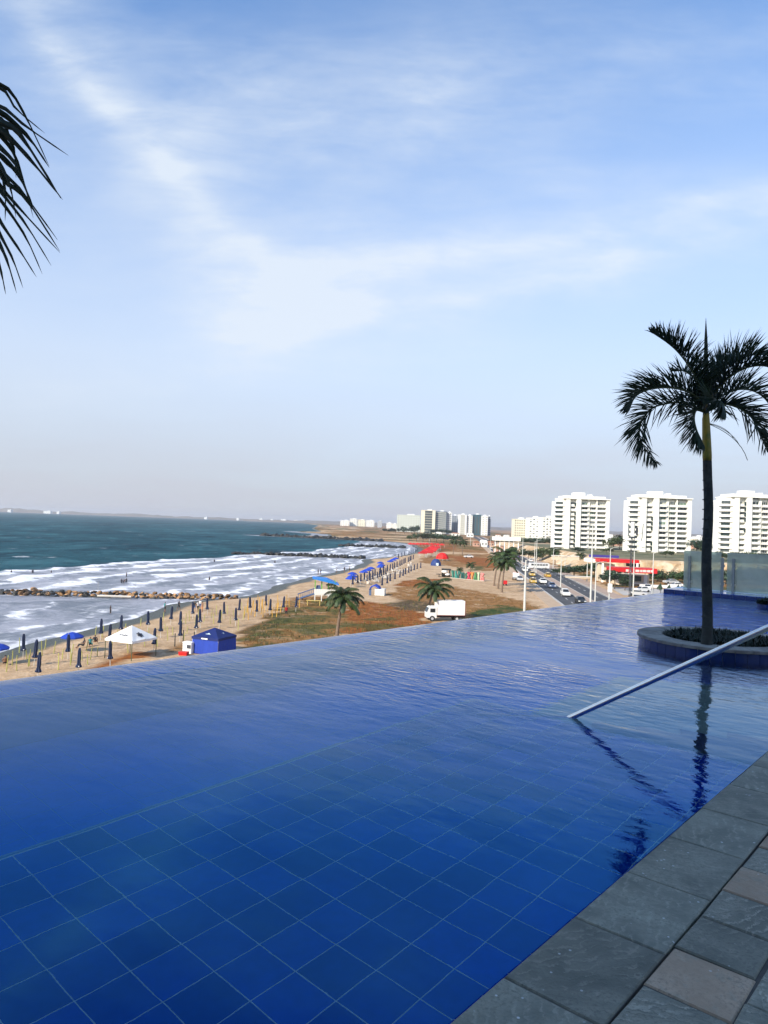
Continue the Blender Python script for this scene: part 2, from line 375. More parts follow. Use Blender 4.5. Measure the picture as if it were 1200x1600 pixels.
# ---- sea
def sea_material():
    m = bpy.data.materials.new('sea water'); m.use_nodes = True; q = N(m.node_tree); b = q.n['Principled BSDF']
    vc = q.node('ShaderNodeVertexColor', layer_name='zone'); sr = q.node('ShaderNodeSeparateColor'); q.l.new(vc.outputs[0], sr.inputs[0])
    sb, amp, foamline = sr.outputs[0], sr.outputs[1], sr.outputs[2]          # 1 at the beach .. 0 at sea ; surf strength ; crest
    geo = q.node('ShaderNodeNewGeometry').outputs['Position']
    dist = q.node('ShaderNodeCameraData').outputs['View Distance']
    swell = q.mapv(geo, scale=(.5, 1.0, 1), rot=(0, 0, R(12)))
    a = q.noise(swell, .30, 7, .62, .4); bb = q.noise(swell, .045, 4, .6, .3); cc = q.noise(q.mapv(geo, scale=(.25, 1, 1)), .012, 5, .6)
    deep = q.mix(q.ss(a, .36, .66), (.006, .042, .064), (.024, .108, .132))
    deep = q.mix(q.m('MULTIPLY', q.ss(bb, .4, .65), .55), deep, (.020, .092, .116))
    deep = q.mix(q.m('MULTIPLY', q.ss(cc, .45, .62), .4), deep, (.008, .060, .085))
    g1 = q.noise(q.mapv(geo, scale=(1.6, .8, 1)), .028, 5, .65, .3); g2 = q.noise(q.mapv(geo, scale=(1.2, .55, 1)), .0065, 6, .68, .3)  # light and dark of distant wave slopes, put into the sea colour
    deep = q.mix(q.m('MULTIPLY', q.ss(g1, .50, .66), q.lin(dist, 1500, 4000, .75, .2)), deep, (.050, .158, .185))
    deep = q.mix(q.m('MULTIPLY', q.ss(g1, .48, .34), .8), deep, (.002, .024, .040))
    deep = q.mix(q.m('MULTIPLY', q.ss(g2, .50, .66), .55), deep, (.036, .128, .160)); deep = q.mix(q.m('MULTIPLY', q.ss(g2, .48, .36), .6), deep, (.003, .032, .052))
    wc = q.m('MULTIPLY', q.ss(q.noise(q.mapv(geo, scale=(.5, .55, 1)), .06, 5, .62, .2), .69, .72), .6)
    caps = q.m('MULTIPLY', q.ss(q.noise(q.mapv(geo, scale=(.3, 1, 1)), .11, 6, .7, .3), .645, .69), q.ss(a, .42, .56))
    shal = q.mix(q.ss(q.noise(q.mapv(geo, scale=(.5, .35, 1)), .25, 7, .68, .6), .38, .60), (.15, .165, .185), (.35, .35, .385))
    c = q.mix(q.ss(sb, .15, .55), deep, shal)
    lace = q.noise(q.mapv(geo, scale=(.55, .34, 1), rot=(0, 0, R(10))), .55, 9, .74, .9)
    lace2 = q.noise(q.mapv(geo, scale=(.4, .5, 1), rot=(0, 0, R(6))), .11, 5, .62, .5)
    th = q.m('ADD', q.m('MULTIPLY', foamline, .36), q.m('MULTIPLY', q.m('MULTIPLY', q.ss(sb, .05, .35), amp), .055))
    f = q.m('ADD', q.m('ADD', q.m('MULTIPLY_ADD', lace, .60, .075), q.m('MULTIPLY', lace2, .25)), th)
    foam = q.ss(f, .55, .72)
    foam = q.m('MAXIMUM', q.m('MULTIPLY', foam, q.ss(q.m('ADD', sb, foamline), .01, .08)), q.m('MAXIMUM', q.m('MULTIPLY', caps, .8), wc))
    c = q.mix(foam, c, (.80, .80, .82))
    h = q.m('ADD', q.m('MULTIPLY', q.noise(swell, .55, 6, .68, .3), 1.0), q.m('MULTIPLY', a, 1.2))
    h = q.m('ADD', h, q.m('MULTIPLY', foam, .12))
    st = q.m('MULTIPLY', q.lin(sb, 0.0, .5, 1.0, .45), q.lin(dist, 100, 3000, 1.0, .6))
    nrm = q.bump(h, st, 1.3); q.n.remove(b)
    df = q.node('ShaderNodeBsdfDiffuse'); q.l.new(c, df.inputs[0]); q.l.new(nrm, df.inputs['Normal'])
    gs = q.node('ShaderNodeBsdfGlossy'); gs.inputs['Roughness'].default_value = .28; q.l.new(nrm, gs.inputs['Normal'])
    mx = q.node('ShaderNodeMixShader'); q.l.new(q.m('MULTIPLY', q.lin(sb, 0, .5, .06, .26), q.m('SUBTRACT', 1.0, foam)), mx.inputs[0])
    q.l.new(df.outputs[0], mx.inputs[1]); q.l.new(gs.outputs[0], mx.inputs[2]); q.l.new(mx.outputs[0], q.n['Material Output'].inputs[0])
    return m
SEA = sea_material()
mb = MB(); X0, X1, Y0, Y1 = -9000, 9000, -400, 9000
mb.add([(X0, Y0, ZS-.04), (X1, Y0, ZS-.04), (X1, Y1, ZS-.04), (X0, Y1, ZS-.04)], [(0, 1, 2, 3)])
mb.build('sea', SEA, kind='structure')
BC = [(.004, 0), (.10, .10), (.24, .16), (.42, .22), (.60, .38), (.78, .42), (.93, .55)]      # breaker crests: place between beach (0) and outer line (1), height
NB = 110
def surf_fn(Y, c):
    t = -.05+1.45*c/(NB-1)
    W = interp(SURFW, Y)
    tt = t+.075*fbm(Y, t*40, 35, 4)+.045*fbm(Y, t*60, 9, 9)+.02*fbm(Y, t*80, 3.5, 2)
    X = xc(Y)-t*W
    amp = interp([(60, .62), (120, .66), (139, .7), (146, .9), (200, 1.), (300, 1.), (312, .6), (325, .9), (470, .8), (600, .5), (640, .15), (700, .25), (800, .1)], Y)
    z = 0.; crest = 0.
    for b0, h in BC:
        br = .42+1.0*max(0, fbm(Y, b0*50, 18, b0*9)*1.4+.35)             # crests break in lengths, not all along
        d = (tt-b0)/.045
        z += h*br*math.exp(-d*d)*amp
        foam = math.exp(-((tt-b0+.012)/.024)**2) if b0 > .3 else math.exp(-((tt-b0+.006)/.013)**2)*(1.0 if b0 < .05 else .85)
        crest = max(crest, foam*min(1, br*.95)*(amp if b0 > .01 else max(.75, amp)))
    crest *= 1 if t < 1.15 else 0
    back = 1-min(1, max(0, (tt-.80)/.26)); back = back*back*(3-2*back)
    return (X, Y, ZS+.03+z*(1 if t < 1.2 else 0)+.02*fbm(X, Y, 4)), (back*.9, amp*back, crest, 1)
grid('surf', geo_rows(28, 1100, 1.0085), NB, surf_fn, SEA)

# ---- rock groynes
ROCK = mat('groyne rock', (.34, .19, .085), .9, .4, .8, .7, 3.0, .3, rnd=.5, second=(.07, .05, .035), sscale=.5, lo=.46, hi=.6)
WETROCK = mat('wet dark groyne rock', (.028, .028, .024), .5, .3, .8, .6, 3.0, .2, rnd=.4)
def rock_mesh(seed):
    bm = bmesh.new(); bmesh.ops.create_icosphere(bm, subdivisions=2, radius=1)
    rr = random.Random(seed); ax = Vector((rr.uniform(.8, 1.2), rr.uniform(.7, 1.05), rr.uniform(.55, .8)))
    cuts = [(Vector((rr.uniform(-1, 1), rr.uniform(-1, 1), rr.uniform(-1, 1))).normalized(), rr.uniform(.35, .72)) for _ in range(11)]
    for v in bm.verts:
        p = v.co.normalized()
        for n, d in cuts:
            e = p.dot(n)-d
            if e > 0: p -= n*e*.9
        p *= 1+.08*mnoise.noise(v.co*2+Vector((seed, 0, 0)))
        v.co = Vector((p.x*ax.x, p.y*ax.y, p.z*ax.z))
    me = bpy.data.meshes.new('rock'); bm.to_mesh(me); bm.free(); return me
rocks = [rock_mesh(i) for i in range(6)]
for m_ in rocks: m_.materials.append(ROCK)
rocks_w = [m_.copy() for m_ in rocks]
for m_ in rocks_w: m_.materials[0] = WETROCK
gA, gB = P(-60, 927, ZS), P(372, 937.5, ZS)
t = thing('rock_groyne', 'long groyne of golden brown boulders reaching into the surf, nearest of the groynes', 'groyne', (0, 0, 0))
rr = random.Random(3)
L = (gB-gA).length; along = (gB-gA).normalized(); side = Vector((-along.y, along.x, 0))
n = 0
for row, (off, zz, sc, step) in enumerate(((-1.5, -.15, .74, 1.15), (-.9, .25, .72, 1.15), (-.3, .55, .70, 1.2), (.5, .70, .70, 1.3))):
    s = rr.uniform(0, 1)
    while s < L:
        f = s/L; q = gA+along*s+side*(off+rr.uniform(-.4, .4))
        wet = (row == 0 and rr.random() < .92) or (row == 2 and rr.random() < .45) or (rr.random() > f*1.7 and rr.random() < .8)
        o = link('boulder', (rocks_w if wet else rocks)[rr.randrange(6)], t, (q.x, q.y, ZS+zz*(1 if f > .05 else .7)+rr.uniform(-.15, .2)))
        o.rotation_euler = (rr.uniform(-.4, .4), rr.uniform(-.4, .4), rr.uniform(0, 6.3)); k = sc*rr.uniform(.7, 1.3)*(.75 if f > .97 else 1); o.scale = (k, k, k*.95)
        s += step*rr.uniform(.75, 1.25); n += 1
mb = MB(); mb.tube([P(152, 931, ZS+.4), P(205, 932.5, ZS+.4)], .22, 6)
tag(mb.build('driftwood_log', mat('bleached wood', (.55, .5, .44), .8)), 'pale drift log lying along the near boulder groyne', 'log')
mb = MB(); mb.bar(P(153, 924, ZS), P(153, 924, ZS)+Vector((0, 0, 2.0)), .05)
tag(mb.build('marker_pole', mat('dull steel', (.3, .3, .3), .5)), 'thin marker pole standing on the near boulder groyne', 'pole')
def far_groyne(a, b, label, wide, step, hh, matr):
    m2 = MB(); L = (b-a).length; al = (b-a).normalized(); sd_ = Vector((-al.y, al.x, 0)); s = 0
    while s < L:
        for k in range(5):
            q = a+al*(s+rr.uniform(-1, 1))+sd_*rr.uniform(-wide, wide)
            me = rocks[rr.randrange(6)]; sc = rr.uniform(.8, 1.5)*step/1.6
            M = Matrix.Translation((q.x, q.y, ZS+rr.uniform(-.2, hh))) @ Matrix.Rotation(rr.uniform(0, 6), 4, 'Z') @ Matrix.Scale(sc, 4)
            m2.add([v.co for v in me.vertices], [tuple(p.vertices) for p in me.polygons], 0, M)
        s += step
    root = thing('rock_groyne', label, 'groyne', (a.x, a.y, ZS))
    o = m2.build('boulders', matr, root, kind='stuff'); o.location = (-a.x, -a.y, -ZS)
far_groyne(P(368, 866, ZS), P(566, 873, ZS), 'low dark rock groyne in mid bay, second from the camera', 1.6, 2.0, .8, WETROCK)
far_groyne(P(534, 853.5, ZS), P(632, 856.5, ZS), 'short dark rock groyne before the sand spit, third from the camera', 2.0, 2.6, .9, WETROCK)
far_groyne(P(410, 837.3, ZS), P(600, 846.5, ZS), 'dark rock armour along the seaward edge of the sand spit', 3.0, 4.0, 1.2, WETROCK)

# ---- far shore and hills on the horizon
def ridge(name, pts, depth, matr, thick=500):
    """pts = (photo x, height in m) at a distance: low rounded land"""
    m2 = MB(); vs = []
    n = len(pts)
    for x, h in pts:
        r = ray(x, 818); X = r.x*depth; 
        for k, (dy, f) in enumerate(((-60, 0), (-20, .55), (60, .9), (200, 1), (thick, .8))):
            vs.append((X*(1+dy/depth), depth+dy, ZS-.5+h*f))
    fs = [(i*5+k, (i+1)*5+k, (i+1)*5+k+1, i*5+k+1) for i in range(n-1) for k in range(4)]
    m2.add(vs, fs); return m2.build(name, matr, kind='structure', smooth=True)
HILL = mat('far scrub land', (.16, .13, .10), .95, .35, .01, coords='Object')
rr = random.Random(5)
pts = [(x, (38 if x < 120 else 30 if x < 300 else 24)*(.7+.5*fbm(x, 0, 60)+.12*rr.random())) for x in range(-160, 640, 7)]
ridge('hills', pts, 6400, HILL)
pts = [(x, 13+4*rr.random()+(8 if x > 470 else 0)) for x in range(380, 1300, 9)]
ridge('hills', pts, 5200, HILL)

# ---- roads, kerbs, pavements, embankment
ASPH = mat('asphalt', (.055, .057, .062), .85, .18, .5, .3, 20, .02, second=(.07, .07, .072), sscale=.12)
KERB = mat('concrete kerb', (.42, .38, .33), .85, .12, 1.)
PAVE = mat('pinkish pavement', (.40, .29, .22), .9, .14, .8, second=(.33, .25, .2), sscale=.2)
PAINT = mat('road paint', (.75, .74, .7), .7)
def strip(name, x0, x1, y0, y1, z, matr, seg=40, z2=None, kind='structure'):
    """strip beside the road line: x0,x1 are offsets (m) from the road's seaward edge; z2 gives a real step"""
    m2 = MB(); vs = []
    zt = z if z2 is None else z2
    for i in range(seg+1):
        Y = y0*(y1/y0)**(i/seg); b_ = road_l(Y)
        vs += [(b_+x0, Y, ZG-.3), (b_+x0, Y, zt), (b_+x1, Y, zt), (b_+x1, Y, ZG-.3)]
    fs = [(i*4+k, i*4+k+1, i*4+4+k+1, i*4+4+k) for i in range(seg) for k in range(3)]+[(3, 2, 1, 0), tuple(seg*4+k for k in range(4))]
    m2.add(vs, fs); return m2.build(name, matr, kind=kind)
strip('road', 0, 5.6, 45, 1150, ZG+.03, ASPH)
strip('road', 8.2, 13.6, 45, 1150, ZG+.03, ASPH)
strip('kerb', -.35, -.02, 45, 700, ZG+.15, KERB); strip('kerb', 5.62, 5.9, 45, 1150, ZG+.16, KERB)
strip('kerb', 7.9, 8.18, 45, 1150, ZG+.16, KERB); strip('kerb', 13.62, 13.9, 45, 1150, ZG+.16, KERB)
strip('median', 5.92, 7.88, 45, 1150, ZG+.14, PAVE)
strip('pavement', 13.92, 17.2, 45, 1150, ZG+.14, PAVE)
strip('pavement', -3.4, -.37, 45, 700, ZG+.10, mat('sandy verge', (.44, .32, .215), .9, .14, .8))
strip('road_edge_line', .18, .30, 45, 600, ZG+.036, PAINT); strip('road_edge_line', 13.2, 13.32, 45, 600, ZG+.036, PAINT)
m2 = MB(); Y = 60.
while Y < 420:
    for off in (2.75, 10.9):
        b_ = road_l(Y)+off; m2.add([(b_-.07, Y, ZG+.035), (b_+.07, Y, ZG+.035), (b_+.07+.32, Y+3, ZG+.035), (b_-.07+.32, Y+3, ZG+.035)], [(0, 1, 2, 3)])
    Y += 8
m2.build('lane_dashes', PAINT, kind='structure')
# cross street and forecourt by the filling station
m2 = MB(); m2.add([(58, 172, ZG+.02), (150, 178, ZG+.02), (150, 200, ZG+.02), (62, 196, ZG+.02)], [(0, 1, 2, 3)])
m2.build('forecourt', mat('pale concrete yard', (.42, .40, .37), .85, .12, .6), kind='structure')
# earth bank that carries the towers
BANK = mat('ochre cut bank', (.46, .31, .17), .95, .22, .35, .8, 1.2, .4, second=(.60, .48, .33), sscale=.18, lo=.45, hi=.62)
TERR = mat('terrace soil', (.17, .15, .08), .95, .25, .2, second=(.05, .07, .02), sscale=.08)
ZT = -8.3
def bank_fn(X, c):
    prof = [(-3.5, ZG-.3), (-2.2, ZG+1.0), (-1.2, ZG+2.6), (-.4, ZG+4.2), (.5, ZT-.3), (2, ZT), (60, ZT), (260, ZT)]
    dy, z = prof[c]; Yb = 262+.05*(X-60); f = min(1, max(.0, (X-76)/10)) if X < 86 else 1
    j = fbm(X, c*9, 5)*1.1 if 0 < c < 5 else 0
    return (X, Yb+dy+j, lerp(ZG-.3, z+(.25*fbm(X, c*3, 3) if 0 < c < 5 else 0), f)), (0, 0, 0, 1)
grid('embankment', [66+2*i for i in range(170)], 8, bank_fn, BANK, smooth=False)
m2 = MB(); m2.add([(89, 268, ZT+.03), (404, 280, ZT+.03), (404, 500, ZT+.03), (89, 500, ZT+.03)], [(0, 1, 2, 3)]); m2.build('terrace', TERR, kind='structure')

# ================================================================== THE ROOF POOL  (local frame: a along the coping, b towards the sea)
RA = R(49)
def W(a, b, z=0.):
    return Vector((a*math.cos(RA)-b*math.sin(RA), a*math.sin(RA)+b*math.cos(RA), z))
ZW = -.015                                     # water level; coping top is 0
def tile_material(nm, t0, t1):
    m = bpy.data.materials.new(nm); m.use_nodes = True; q = N(m.node_tree); b = q.n['Principled BSDF']
    oi = q.node('ShaderNodeObjectInfo').outputs['Random']; geo = q.node('ShaderNodeNewGeometry').outputs['Position']
    n1 = q.noise(geo, 1.3, 4, .6); n2 = q.noise(geo, 14, 4, .6)
    c = q.mix(q.ss(n1, .3, .7), t0, t1)
    f = q.m('MULTIPLY', q.lin(oi, 0, 1, .72, 1.22), q.lin(n2, .3, .7, .93, 1.07))
    c = q.mix(1.0, c, q.comb(f, f, f), 'MULTIPLY')
    q.l.new(c, b.inputs['Base Color']); b.inputs['Roughness'].default_value = .3; b.inputs['Specular IOR Level'].default_value = .03
    return m
TILE = tile_material('cobalt glazed tile', (.001, .058, .58), (.001, .092, .76))
TILED = tile_material('blue tile with painted brightness', (.001, .095, .74), (.002, .13, .88))  # the pool tile again, brightness of the farther water put into its colour
GROUT = mat('white tile grout', (.80, .84, .88), .9, .12, 3.)
DRY = mat('dry navy blue tile', (.010, .030, .125), .22, .2, 2., rnd=.15, spec=.4)
BEIGE = mat('beige pool step stone', (.74, .69, .50), .7, .12, 3., second=(.62, .60, .44), sscale=1.5)
SLATE = None
def slate_material(name, c0, c1, vein, pale):
    m = bpy.data.materials.new(name); m.use_nodes = True; q = N(m.node_tree); b = q.n['Principled BSDF']
    oi = q.node('ShaderNodeObjectInfo').outputs['Random']; co = q.node('ShaderNodeTexCoord').outputs['Object']
    vm = q.node('ShaderNodeVectorMath', operation='ADD'); q.put(vm.inputs[0], co); q.put(vm.inputs[1], q.comb(q.m('MULTIPLY', oi, 71.), q.m('MULTIPLY', oi, 29.), q.m('MULTIPLY', oi, 7.)))
    v = vm.outputs[0]
    rot = q.node('ShaderNodeVectorRotate', rotation_type='Z_AXIS'); q.put(rot.inputs['Vector'], v); q.put(rot.inputs['Angle'], q.m('MULTIPLY', oi, 3.1)); v2 = rot.outputs[0]
    big = q.noise(v2, 2.6, 5, .6, .9); med = q.noise(v, 11, 6, .65); fine = q.noise(v, 70, 5, .7)
    warp = q.node('ShaderNodeVectorMath', operation='ADD'); q.put(warp.inputs[0], v2); q.put(warp.inputs[1], q.comb(q.m('MULTIPLY', big, .9), q.m('MULTIPLY', med, .12)))
    wv = q.node('ShaderNodeTexWave', wave_type='BANDS', bands_direction='Y'); q.put(wv.inputs[0], warp.outputs[0]); wv.inputs[1].default_value = 7; wv.inputs[2].default_value = 7; wv.inputs[3].default_value = 6; wv.inputs[4].default_value = 2.2
    c = q.mix(q.ss(big, .35, .68), c0, c1)
    c = q.mix(q.m('MULTIPLY', q.ss(wv.outputs['Fac'], .72, .98), q.m('MULTIPLY', q.ss(med, .42, .62), vein)), c, (.44, .43, .34))
    c = q.mix(q.m('MULTIPLY', q.m('MULTIPLY', q.ss(fine, .46, .72), q.ss(big, .40, .62)), .55), c, (.05, .052, .042))
    c = q.mix(q.m('MULTIPLY', q.ss(med, .50, .70), .5), c, (.24, .24, .18))
    sp = q.vor(v, 26); spn = q.noise(v, 6, 2)
    spots = q.m('MULTIPLY', q.m('SUBTRACT', 1.0, q.ss(sp, .10, .17)), q.ss(spn, .57, .61)); c = q.mix(q.m('MULTIPLY', spots, pale), c, (.6, .62, .6))
    f = q.lin(oi, 0, 1, .82, 1.18); c = q.mix(1.0, c, q.comb(f, f, f), 'MULTIPLY')
    q.l.new(c, b.inputs['Base Color']); b.inputs['Roughness'].default_value = .62; b.inputs['Specular IOR Level'].default_value = .3
    h = q.m('ADD', q.m('MULTIPLY', fine, .6), q.m('ADD', med, q.m('MULTIPLY', wv.outputs['Fac'], .5*vein)))
    q.l.new(q.bump(h, .6, .006), b.inputs['Normal']); return m
SLATE = slate_material('grey green slate', (.135, .146, .116), (.275, .282, .218), .42, .9)
SLATEV = slate_material('veined grey green slate', (.145, .158, .125), (.31, .315, .245), 1.2, .6)
PINK = slate_material('pinkish grey porous stone', (.34, .25, .165), (.46, .35, .24), .2, .5)

def slab(dx, dy, dz, bev=.004, jit=0., rnd_=None):
    """a stone: box with a chamfered, slightly uneven top"""
    x, y = dx/2, dy/2; j = (lambda: rnd_.uniform(-jit, jit)) if rnd_ else (lambda: 0)
    lo = [(-x, -y), (x, -y), (x, y), (-x, y)]; o = [(px+j(), py+j()) for px, py in lo]
    vs = [(px, py, -dz) for px, py in o]+[(px, py, -bev) for px, py in o]+[(px*(1-bev/x), py*(1-bev/y), 0) for px, py in o]
    fs = [(3, 2, 1, 0)]+[(4*k+i, 4*k+(i+1) % 4, 4*k+4+(i+1) % 4, 4*k+4+i) for k in (0, 1) for i in range(4)]+[(8, 9, 10, 11)]
    return vs, fs
rr = random.Random(11)
# coping
cop = MB(); cop.box((7, 1.1465, -.2255), (34, .372, .44)); cop = cop.build('pool_coping', mat('grey mortar', (.16, .15, .125), .9, .2, 12.), rz=RA, kind='structure')
k = -8
while 2.277+.549*k < 21:
    a0 = 2.277+.549*k; m2 = MB(); m2.add(*slab(.5425, .370, .038, .005, .0025, rr))
    o = m2.build('coping_stone', SLATE, cop, (a0+.2745, 1.1465, rr.uniform(-.001, .001))); k += 1
# deck
JOINT = mat('dark sandy joint', (.11, .10, .085), .95, .3, 20.)
dk = MB(); dk.box((7, -5.5475, -.179), (34, 13.0, .34))
deck = dk.build('pool_deck', JOINT, rz=RA, kind='structure')
pav = [(slab(.300+rr.uniform(-.006, .002), .290+rr.uniform(-.006, .002), .034, .006, .004, rr)) for _ in range(8)]
pm = {}
for i, s_ in enumerate(pav):
    for nm, mt in (('v', SLATEV), ('s', SLATE), ('p', PINK)):
        m2 = MB(); m2.add(*s_); pm[nm, i] = m2.mesh('paver', mt)
PINKS = {(1, 0), (6, 0), (4, 0), (3, 1), (7, 1)}
for row in range(7):
    for k in range(-3, 16):
        a0 = 2.286+.3105*k+(.14 if row % 2 else 0)+.155; b0 = .9585-.30*row-.15
        kind_ = 'p' if (k, row) in PINKS or (row > 1 and rr.random() < .25) else ('s' if rr.random() < .2 else 'v')
        o = link('paver', pm[kind_, rr.randrange(8)], deck, (a0, b0, rr.uniform(-.004, .001)))
        o.rotation_euler = (rr.uniform(-.006, .006), rr.uniform(-.006, .006), rr.uniform(-.008, .008))
m2 = MB(); m2.box((7, -6.0-.58, -.010), (33.8, 10.85, .018)); m2.build('far_paving', SLATEV, deck, kind='stuff')

# basin: deep floor, shelf, walls
T = .262; AE, BE = 6.51, 4.29; ZSH, ZDP = ZW-.90, ZW-1.5
basin = MB()
basin.box((7, 4.27, ZDP-.102), (27, 6.3, .2)); basin = basin.build('pool_basin', mat('bluish deep grout', (.06, .24, .80), .9, .15, 3.), rz=RA, kind='structure')
m2 = MB(); m2.box(((AE-6.5)/2, (1.34+BE)/2, (ZSH+ZDP)/2), (AE+6.5, BE-1.34, ZSH-ZDP)); m2.build('shelf', GROUT, basin)
ts, tf = slab(T-.0065, T-.0065, .014, .001); tm = MB().add(ts, tf).mesh('tile', TILE)
for i in range(24):
    for j in range(11):
        link('tile', tm, basin, (AE-.012-T*(i+.5), BE-.012-T*(j+.5), ZSH+.002))
m2 = MB()
for i in range(24, 50):                                            # behind the camera
    for j in range(11): m2.add([(x+AE-.012-T*(i+.5), y+BE-.012-T*(j+.5), z+ZSH+.002) for x, y, z in ts], tf)
for i in range(102):                                               # the deep floor
    for j in range(21):
        a_, b_ = 20-T*(i+.5), 6.55-T*(j+.5)
        if a_ < AE+.1 and b_ < BE+.1: continue
        m2.add([(x+a_, y+b_, z+ZDP) for x, y, z in ts], tf)
m2.build('deep_floor_tiles', TILED, basin, kind='stuff')
for nm, c_, d_ in (('nosing', (AE/2-3.2, BE+.012, ZSH-.004), (AE+6.4, .020, .03)), ('nosing', (AE+.012, (1.34+BE)/2, ZSH-.004), (.020, BE-1.32, .03))):
    m2 = MB(); m2.box(c_, d_); m2.build(nm, mat('pale nosing strip', (.30, .45, .70), .4), basin)
m2 = MB(); m2.box((AE/2-3.2, BE+.004, (ZSH+ZDP)/2), (AE+6.4, .012, ZSH-ZDP-.04)); m2.box((AE+.004, (1.34+BE)/2, (ZSH+ZDP)/2), (.012, BE-1.34, ZSH-ZDP-.04)); m2.build('shelf_riser', TILE, basin)
for i in range(6):                                                 # beige entry steps by the handrail
    m2 = MB(); m2.box((AE+.05+1.25, 1.345+.21+.40*i, (ZDP+ZW-.16-.2*i)/2), (2.5, .40 if i else .42, ZW-.16-.2*i-ZDP)); m2.build('step', BEIGE, basin)
m2 = MB(); m2.box((7, 1.338, -.75), (27, .012, 1.45)); m2.box((-6.4, 4.1, -.75), (.2, 5.6, 1.45)); m2.build('basin_wall', TILE, basin)
# weir along the infinity edge
weir = MB(); weir.prism([(6.55, -1.75), (6.55, -.075), (7.15, -.045), (7.195, -.055), (7.195, -3.0), (6.9, -3.0)], 'x', -6.5, 20.4); weir = weir.build('pool_weir', GROUT, rz=RA, kind='structure')
tw, tfw = slab(.266, .60, .01, .003); twm = MB().add(tw, tfw).mesh('tile', TILED)
for i in range(78):
    o = link('tile', twm, weir, (-1.0+.272*i, 6.86, -.057)); o.rotation_euler = (math.atan(.05), 0, 0)
m2 = MB(); m2.box((7, 7.2, -1.5), (26.9, .012, 2.85)); m2.build('outer_face', TILE, weir)
m2 = MB(); m2.box((7, 6.543, -.80), (26.4, .012, 1.42)); m2.build('inner_face', TILED, weir)

# water
def water_material():
    m = bpy.data.materials.new('pool water'); m.use_nodes = True; q = N(m.node_tree); q.n.clear()
    out = q.node('ShaderNodeOutputMaterial'); co = q.node('ShaderNodeTexCoord').outputs['Object']
    x, y, z = q.sep(co)
    gust = q.noise(co, .35, 3, .5, .4)
    far = q.ss(x, 8.5, 13.0)                                      # jets ruffle the far end, past the planter
    mid = q.ss(q.m('ADD', x, q.m('MULTIPLY', y, .35)), 3.6, 8.0)
    long = q.noise(q.mapv(co, scale=(1.0, .55, 1), rot=(0, 0, R(-46))), 1.5, 3, .5, .2)
    rip = q.noise(q.mapv(co, scale=(1.7, .75, 1), rot=(0, 0, R(-44))), 5.5, 4, .5, .3)
    chop = q.noise(q.mapv(co, scale=(1, .7, 1), rot=(0, 0, R(-50))), 3.4, 5, .6, .5)
    h = q.m('ADD', q.m('MULTIPLY', long, q.lin(mid, 0, 1, .0065, .026)), q.m('MULTIPLY', rip, q.m('MULTIPLY', q.lin(gust, .38, .62, .15, 1.15), q.m('ADD', .0007, q.m('MULTIPLY', mid, .017)))))
    h = q.m('ADD', h, q.m('MULTIPLY', q.m('MULTIPLY', chop, far), .085))
    n = q.bump(h, 1.0, 1.0)
    rf = q.node('ShaderNodeBsdfRefraction'); rf.inputs['IOR'].default_value = 1.333; rf.inputs['Roughness'].default_value = 0.0; rf.inputs['Color'].default_value = (.80, .94, 1.0, 1)
    gs = q.node('ShaderNodeBsdfGlossy'); gs.inputs['Roughness'].default_value = 0.0; lw = q.node('ShaderNodeLayerWeight'); lw.inputs[0].default_value = .5; q.l.new(n, lw.inputs['Normal']); q.l.new(q.mix(q.ss(lw.outputs['Facing'], .58, .93), (.10, .50, 1.0), (.90, .93, 1.0)), gs.inputs['Color'])
    fr = q.node('ShaderNodeFresnel'); fr.inputs[0].default_value = 1.70
    for k_ in (rf, gs, fr): q.l.new(n, k_.inputs['Normal'])
    mx = q.node('ShaderNodeMixShader'); q.l.new(fr.outputs[0], mx.inputs[0]); q.l.new(rf.outputs[0], mx.inputs[1]); q.l.new(gs.outputs[0], mx.inputs[2])
    q.l.new(mx.outputs[0], out.inputs[0]); return m
mw = MB(); na, nb = 60, 24; vs = []
for i in range(na+1):
    for j in range(nb+1):
        vs.append((-6.3+26.15*i/na, 1.345+(7.17-1.345)*j/nb, ZW))
    vs += [(-6.3+26.15*i/na, 7.195, ZW-.006), (-6.3+26.15*i/na, 7.207, ZW-.03), (-6.3+26.15*i/na, 7.21, -.5)]
c_ = nb+4
mw.add(vs, [(i*c_+j, (i+1)*c_+j, (i+1)*c_+j+1, i*c_+j+1) for i in range(na) for j in range(c_-1)])
mw.build('pool_water', water_material(), rz=RA, smooth=True, kind='structure')

